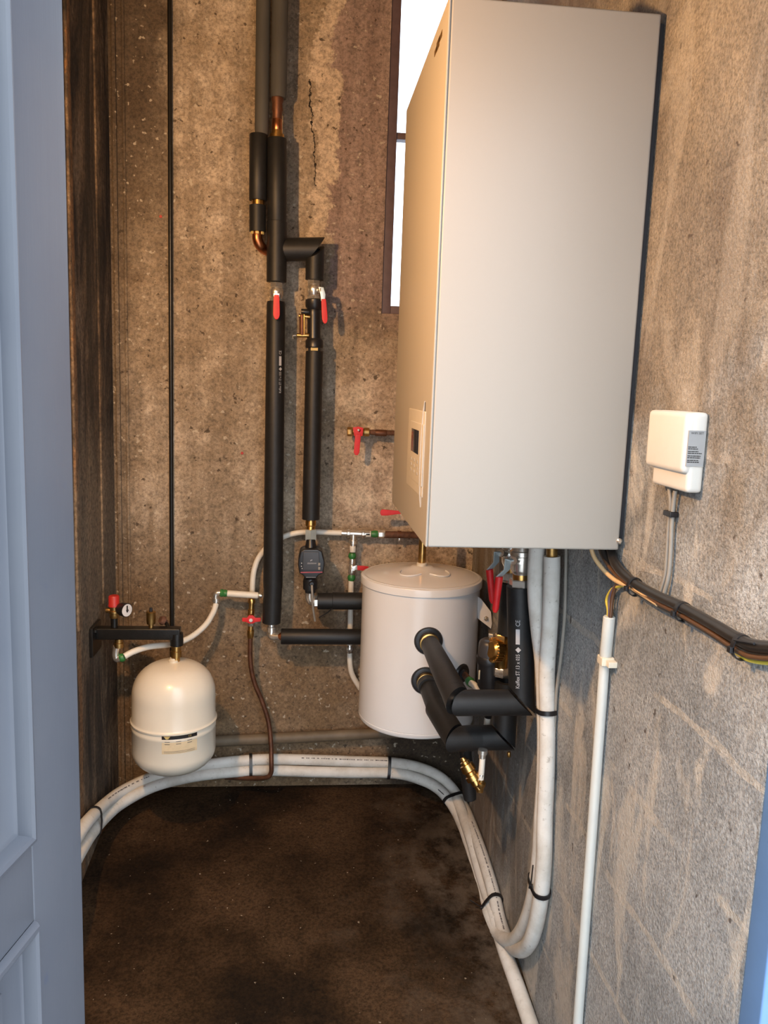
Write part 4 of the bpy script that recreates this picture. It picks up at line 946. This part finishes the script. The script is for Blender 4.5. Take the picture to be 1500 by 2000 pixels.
def tube(pts, label, r=RTU, prints=()):
    sp0 = smooth_path(pts, 6)
    t = thing('foam_tube', label, 'tube', sp0[0], 'white foam covered tubes')
    MB().ring_tube(sp0, r, 48, 1, .028).build('foam_cover', 'tube', t, angle=80)
    b = MB(); acc = [0.0]
    for a, c in zip(sp0, sp0[1:]): acc.append(acc[-1]+(c-a).length)
    def at_len(s_):
        for i in range(len(acc)-1):
            if acc[i+1] >= s_: break
        k = (s_-acc[i])/max(1e-6, acc[i+1]-acc[i]); p = sp0[i].lerp(sp0[i+1], k); return p, (sp0[i+1]-sp0[i]).normalized()
    for f0, f1 in prints:
        s_ = f0
        while s_ < f1:
            ln = random.choice((.003, .005, .007, .010, .004)); 
            p, d = at_len(s_); p2, d2 = at_len(s_+ln)
            view = (EYE-p).normalized(); nrm = (view - d*view.dot(d)).normalized(); sd = d.cross(nrm)
            a_ = .35
            dirv = nrm*math.cos(a_)+sd*math.sin(a_); q0 = p+dirv*(r*1.03+.0004); q1 = p2+dirv*(r*1.03+.0004); hw = sd*.0016
            b0 = len(b.v); b.v += [q0-hw, q1-hw, q1+hw, q0+hw]; b.f.append((b0, b0+1, b0+2, b0+3))
            s_ += ln + random.choice((.002, .003, .002, .009))
    if prints: b.build('printing', 'print', t)
    return t, at_len, acc[-1]
_, aA, LA = tube(pA, 'upper white foam tube of the tied pair looping from the boiler round the walls', prints=())
def len_at(at_len, Lx, target):
    best = min((( (at_len(Lx*i/600)[0]-target).length), Lx*i/600) for i in range(601)); return best[1]
COLD = []
tA_root = [o for o in COL.objects if o.name.startswith('foam_tube')][0]
# print marks on tube A
def add_prints(root, at_len, segs, r=RTU, ang=.3, hw=.0018):
    for f0, f1 in segs:
        b = MB(); s_ = f0
        while s_ < f1:
            ln = random.choice((.003, .004, .006, .008, .003)); p, d = at_len(s_); p2, d2 = at_len(s_+ln)
            view = (EYE-p).normalized(); nrm = (view-d*view.dot(d)).normalized(); sd = d.cross(nrm)
            dirv = nrm*math.cos(ang)+sd*math.sin(ang); tv = dirv.cross(d)*hw
            q0 = p+dirv*(r*1.025+.0004); q1 = p2+dirv*(r*1.025+.0004)
            b0 = len(b.v); b.v += [q0-tv, q1-tv, q1+tv, q0+tv]; b.f.append((b0, b0+1, b0+2, b0+3))
            s_ += ln+random.choice((.0018, .0025, .002, .008))
        b.build('printing', 'print', root)
add_prints(tA_root, aA, [(len_at(aA, LA, P(760, 1490, y=2.635)), len_at(aA, LA, P(590, 1484, y=2.635))), (len_at(aA, LA, P(290, 1518, y=2.55)), len_at(aA, LA, P(195, 1578, y=2.37))), (len_at(aA, LA, P(985, 1825, y=1.92)), len_at(aA, LA, P(930, 1640, y=2.38)))])
_, aB, LB = tube(pB, 'lower white foam tube of the tied pair looping from the boiler round the walls')
_, aC, LC = tube(pC, 'single white foam tube on the floor leading out at the lower right', r=.0185)

MB().cyl(P(1078, 1040, y=1.70), P(1078, 1090, y=1.70), .0125, 16).build('pipe_tail', 'oldbrass', tA_root)
def cable_tie(label, tgt, two=True, tail=None, r=RTU):
    c1 = aA(len_at(aA, LA, tgt)); c2 = aB(len_at(aB, LB, c1[0])); d = (c1[1]+c2[1]).normalized(); c = (c1[0]+c2[0])/2
    sep_ = (c1[0]-c2[0]); sep_ = sep_-d*sep_.dot(d); e1 = sep_.normalized(); e2 = d.cross(e1); hs = sep_.length/2
    t = thing('cable_tie', label, 'cable tie', c, 'black cable ties')
    rr = r*1.05+.0008; pts = []
    for i in range(24):
        a = 2*math.pi*i/24; off = hs if math.cos(a) > 0 else -hs
        pts.append(c + e1*(math.cos(a)*rr + off*min(1, abs(math.cos(a))*3)) + e2*math.sin(a)*rr)
    b = MB(); n = len(pts); hwid = .0052
    for i in range(n):
        out = (pts[i]-c); out = (out-d*out.dot(d)).normalized()
        b.v += [pts[i]-d*hwid, pts[i]+d*hwid, pts[i]+d*hwid+out*.0030, pts[i]-d*hwid+out*.0030]
    for i in range(n):
        j = (i+1) % n
        for k in range(4): b.f.append((4*i+k, 4*j+k, 4*j+(k+1) % 4, 4*i+(k+1) % 4))
    b.build('band', 'tie', t)
    view = (EYE-c).normalized(); nrm = (view-d*view.dot(d)).normalized()
    if tail:
        hp = min(pts, key=lambda p: (p-P(tail[0][0], tail[0][1], y=c.y)).length)
        MB().obox(hp+nrm*.003, d*.005, nrm*.003, d.cross(nrm)*.0045, .0008).build('head', 'tie', t)
        MB().ring_tube([hp, P(tail[1][0], tail[1][1], y=c.y-.01)], .0016, 6).build('tail', 'tie', t)
    return t
cable_tie('black cable tie round the tube pair level with the upper foam elbow', P(1069, 1384, y=1.72), tail=((1085, 1378), (1093, 1372)))
cable_tie('black cable tie round the tube pair at the lower bend of the right wall', P(1060, 1708, y=1.72), tail=((1043, 1700), (1041, 1690)))
cable_tie('black cable tie with a long tail on the tube pair along the floor', P(970, 1768, y=2.06), tail=((948, 1770), (918, 1758)))
cable_tie('black cable tie at the rear right corner bend of the tube pair', P(895, 1558, y=2.56), tail=((880, 1562), (856, 1542)))
cable_tie('black cable tie on the back wall tubes below the tank', P(758, 1490, y=2.635))
cable_tie('black cable tie on the back wall tubes left of the copper pipe', P(488, 1485, y=2.635), tail=((490, 1512), (489, 1516)))
cable_tie('black cable tie on the tubes beside the door edge', P(172, 1604, y=2.25))

# ------------------------------------------------------------------ right wall: conduit, cables, wifi box
cd = thing('conduit', 'pale grey plastic conduit standing on the right wall', 'conduit', P(1130, 1990, x=.571))
MB().cyl(P(1182, 1278, x=.571), Vector((.571, P(1130, 1990, x=.571).y, .02)), .0098, 18).build('pipe', 'conduit', cd)
MB().lathe(P(1190, 1204, x=.570), P(1182, 1290, x=.570), [(0, .0098), (.02, .0112), (.97, .0112), (1, .0098)], 18).build('socket_end', 'conduit', cd)
c = P(1184, 1290, x=.571)
b = MB().box((.5585, c.y-.012, c.z-.008), (XR-.0005, c.y+.014, c.z+.008), .002); b.box((.566, c.y-.026, c.z-.006), (XR-.0005, c.y-.010, c.z+.005), .001)
lone(b, 'conduit_clip', 'clip', 'ivory plastic clip holding the pale grey conduit', 'clip', origin=c)
top = P(1190, 1206, x=.570)
for mat_, off, lab in (('yellow', -.006, 'yellow green wire curving out of the conduit top, leftmost of three'), ('violet', .0, 'grey violet wire curving out of the conduit top, middle of three'), ('brownwire', .006, 'brown wire curving out of the conduit top, rightmost of three')):
    o_ = Vector((0, -off, 0))
    dx_ = 1190+off/.011*9
    b = MB().curve([top+o_+Vector((0, 0, -.02)), top+o_+Vector((0, 0, .01)), P(1191+off*900, 1168-off*300, x=.571), P(1203+off*500, 1145-off*500, x=.572), P(1228, 1141, x=.574)], .0034, 10)
    lone(b, 'wire', mat_, lab, 'wire', 'wires from the conduit top')
def cab(pts, x, r, mat_, lab, grp='cables along the right wall'):
    lone(MB().curve([P(q[0], q[1], y=q[2]) if len(q) == 3 else P(q[0], q[1], x=x) for q in pts], r, 12), 'cable', mat_, lab, 'cable', grp)
cab([(1192, 1045, 1.43), (1194, 1078, 1.428), (1206, 1108), (1238, 1138), (1280, 1162), (1332, 1186), (1390, 1218), (1445, 1250), (1475, 1262), (1530, 1266)], .566, .0085, 'cable', 'thick black cable, upper one of the bundle leaving the boiler foot')
cab([(1176, 1045, 1.45), (1180, 1080, 1.445), (1200, 1112), (1236, 1147), (1280, 1176), (1330, 1200), (1385, 1231), (1443, 1268), (1480, 1279), (1530, 1281)], .570, .0072, 'cable', 'thick black cable, lower one of the bundle leaving the boiler foot')
cab([(1168, 1045, 1.45), (1174, 1080, 1.45), (1197, 1116), (1236, 1149), (1282, 1177), (1332, 1203), (1388, 1236), (1444, 1273), (1475, 1284), (1530, 1287)], .563, .0032, 'brownwire', 'thin brown cable lying along the black cable bundle')
cab([(1150, 1040, 1.47), (1158, 1082, 1.47), (1178, 1112, 1.44), (1203, 1134), (1236, 1149), (1285, 1180)], .564, .0042, 'creamcable', 'cream cable bowing down from the boiler foot to the black bundle')
cab([(1300, 1187), (1340, 1207), (1392, 1240), (1446, 1279), (1475, 1291), (1530, 1296)], .571, .0034, 'yellow', 'yellow green earth cable under the black cable bundle')
def bundle_tie(label, px, py, ang, h, tails=()):
    c = P(px, py, x=.565); d = Vector((0, -math.cos(ang), math.sin(ang))); n_ = Vector((0, math.sin(ang), math.cos(ang)))
    t = thing('cable_tie', label, 'cable tie', c, 'black cable ties'); b = MB()
    n = 20; xc, rx = .5665, .0122; hw_ = .0042
    for i in range(n):
        a = 2*math.pi*i/n; o_ = Vector((math.cos(a)*rx, 0, 0)) + n_*math.sin(a)*h; p = Vector((xc, c.y, c.z)) + o_; q = o_.normalized()*.0016
        b.v += [p-d*hw_, p+d*hw_, p+d*hw_+q, p-d*hw_+q]
    for i in range(n):
        k2 = (i+1) % n
        for k in range(4): b.f.append((4*i+k, 4*k2+k, 4*k2+(k+1) % 4, 4*i+(k+1) % 4))
    b.build('band', 'tie', t)
    MB().obox(Vector((.552, c.y, c.z))-n_*h*.2, d*.0042, n_*.004, (.003, 0, 0), .0006).build('head', 'tie', t)
    for ta in tails: MB().ring_tube([Vector((.556, c.y, c.z))+n_*h*.6, P(*ta, x=.556)], .0018, 6).build('tail', 'tie', t)
bundle_tie('black cable tie on the cable bundle nearest the boiler', 1238, 1146, .0, .0150)
bundle_tie('black cable tie on the cable bundle below the grey device cables', 1332, 1195, .0, .0140)
bundle_tie('bulky black cable tie on the cable bundle near the right photo edge', 1446, 1264, .0, .0160, tails=((1473, 1257),))
# grey thin cable behind the tubes
lone(MB().curve([P(1106, 1050, x=.576), P(1105, 1120, x=.576), P(1103, 1200, x=.576), P(1096, 1280, x=.576), P(1087, 1350, x=.576), P(1083, 1420, x=.576), P(1080, 1480, x=.576)], .0038, 10), 'cable', 'greycable', 'slim grey cable on the wall just right of the white tubes', 'cable')
# wifi box
wy0, wy1 = 1.134, 1.268; wz1, wz0 = P(1380, 806, y=wy0).z, P(1372, 964, y=wy0).z; zsp = P(1345, 926, y=wy0).z
wf = thing('wifi_box', 'warm white wireless interface box with grey sticker on the right wall', 'box', (XR, wy0, wz0))
MB().box((.558, wy0, wz0), (XR-.0005, wy1-.012, wz1), .007).build('base', 'wifi', wf)
MB().box((.549, wy0+.001, zsp), (.575, wy1, wz1-.0005), .0085).build('cover', 'wifi', wf)
st0, st1 = P(1341, 875, y=wy0).x, P(1377, 875, y=wy0).x; sz1, sz0 = P(1360, 841, y=wy0).z, P(1355, 911, y=wy0).z
st0 = max(st0, .5535); ys_ = wy0-.0012
stk = MB().box((st0, ys_, sz0), (XR-.0035, wy0+.004, sz1)).build('sticker', 'labelgrey', wf)
b = MB(); sw = XR-.0035-st0
put_text(b, 'WIFI SET', .0046, lambda u, v_: Vector((st0+sw*.12+u, ys_-.0004, sz1-.0052+v_)), sw*.74)
for k, (a0, a1) in enumerate(((.03, .52), (.03, .60), (.03, .64), (.03, .84), (.03, .80), (.03, .78), (.03, .68), (.03, .74))):
    z_ = sz1-.0245-k*.0026-(k//2)*.0012
    x_ = a0
    while x_ < a1:
        wdt = min(a1-x_, random.uniform(.07, .2)); b.box((st0+sw*x_, ys_-.0004, z_), (st0+sw*(x_+wdt), ys_+.0002, z_+.0012)); x_ += wdt+.025
b.build('sticker_print', 'inkblack', stk)
lone(MB().curve([P(1307, 955, x=.574), P(1310, 985, x=.575), P(1306, 1030, x=.576), P(1303, 1080, x=.576), P(1300, 1120, x=.576), P(1290, 1158, x=.574)], .0031, 10), 'cable', 'greycable', 'left grey cable dropping from the white interface box', 'cable', 'cables of the interface box')
lone(MB().curve([P(1319, 958, x=.574), P(1315, 990, x=.575), P(1312, 1030, x=.576), P(1310, 1080, x=.576), P(1306, 1125, x=.576), P(1297, 1160, x=.574)], .0034, 10), 'cable', 'greycable', 'right grey cable dropping from the white interface box', 'cable', 'cables of the interface box')
c = P(1306, 1003, x=.572); lone(MB().box((.568, c.y-.013, c.z-.0042), (XR-.001, c.y+.012, c.z+.0042), .0015), 'cable_clip', 'tie', 'black clip round the two grey cables under the white interface box', 'clip', origin=c)

for (px_, py_), lb_ in (((473, 885), 'small red wall plug in the back wall left of the tall sleeve'), ((314, 423), 'small red wall plug in the back wall beside the thin conduit')):
    c = P(px_, py_, y=YB-.001)
    lone(MB().lathe(c+Vector((0, .006, 0)), c-Vector((0, .003, 0)), [(0, .004), (.9, .0045), (1, .0035), (1, .0015), (.7, .001)], 12), 'wall_plug', 'redcap', lb_, 'wall plug', 'red wall plugs', origin=c)

# ------------------------------------------------------------------ light
def lamp(name, loc, energy, col, r):
    l = bpy.data.lights.new(name, 'POINT'); l.energy = energy; l.color = col; l.shadow_soft_size = r
    o = bpy.data.objects.new(name, l); COL.objects.link(o); o.location = loc; return o
lamp('ceiling_bulb', (-.53, 1.13, 1.90), 78, (1.0, .58, .25), .022)
wd = bpy.data.worlds.new('overcast_sky'); sc.world = wd; wd.use_nodes = True
wn = wd.node_tree; bg = wn.nodes['Background']; bg.inputs[0].default_value = (.80, .90, 1.0, 1)
# standard overcast sky: the zenith is three times as bright as the horizon
tc = wn.nodes.new('ShaderNodeTexCoord'); sx_ = wn.nodes.new('ShaderNodeSeparateXYZ'); wn.links.new(tc.outputs['Generated'], sx_.inputs[0])
zc = math_(wn, 'MAXIMUM', sx_.outputs[2], 0.0)
wn.links.new(math_(wn, 'MULTIPLY', math_(wn, 'ADD', math_(wn, 'MULTIPLY', zc, 2.0), 1.0), 3.2), bg.inputs[1])
vs = sc.view_settings
sc.display_settings.display_device = 'sRGB'; vs.view_transform = 'Standard'; vs.look = 'None'; vs.exposure = 0.0; vs.gamma = 1.0; vs.use_curve_mapping = False
sc.cycles.use_denoising = True
sc.cycles.max_bounces = 8; sc.cycles.sample_clamp_indirect = 6
for o in COL.objects:
    if '_o' in o: del o['_o']
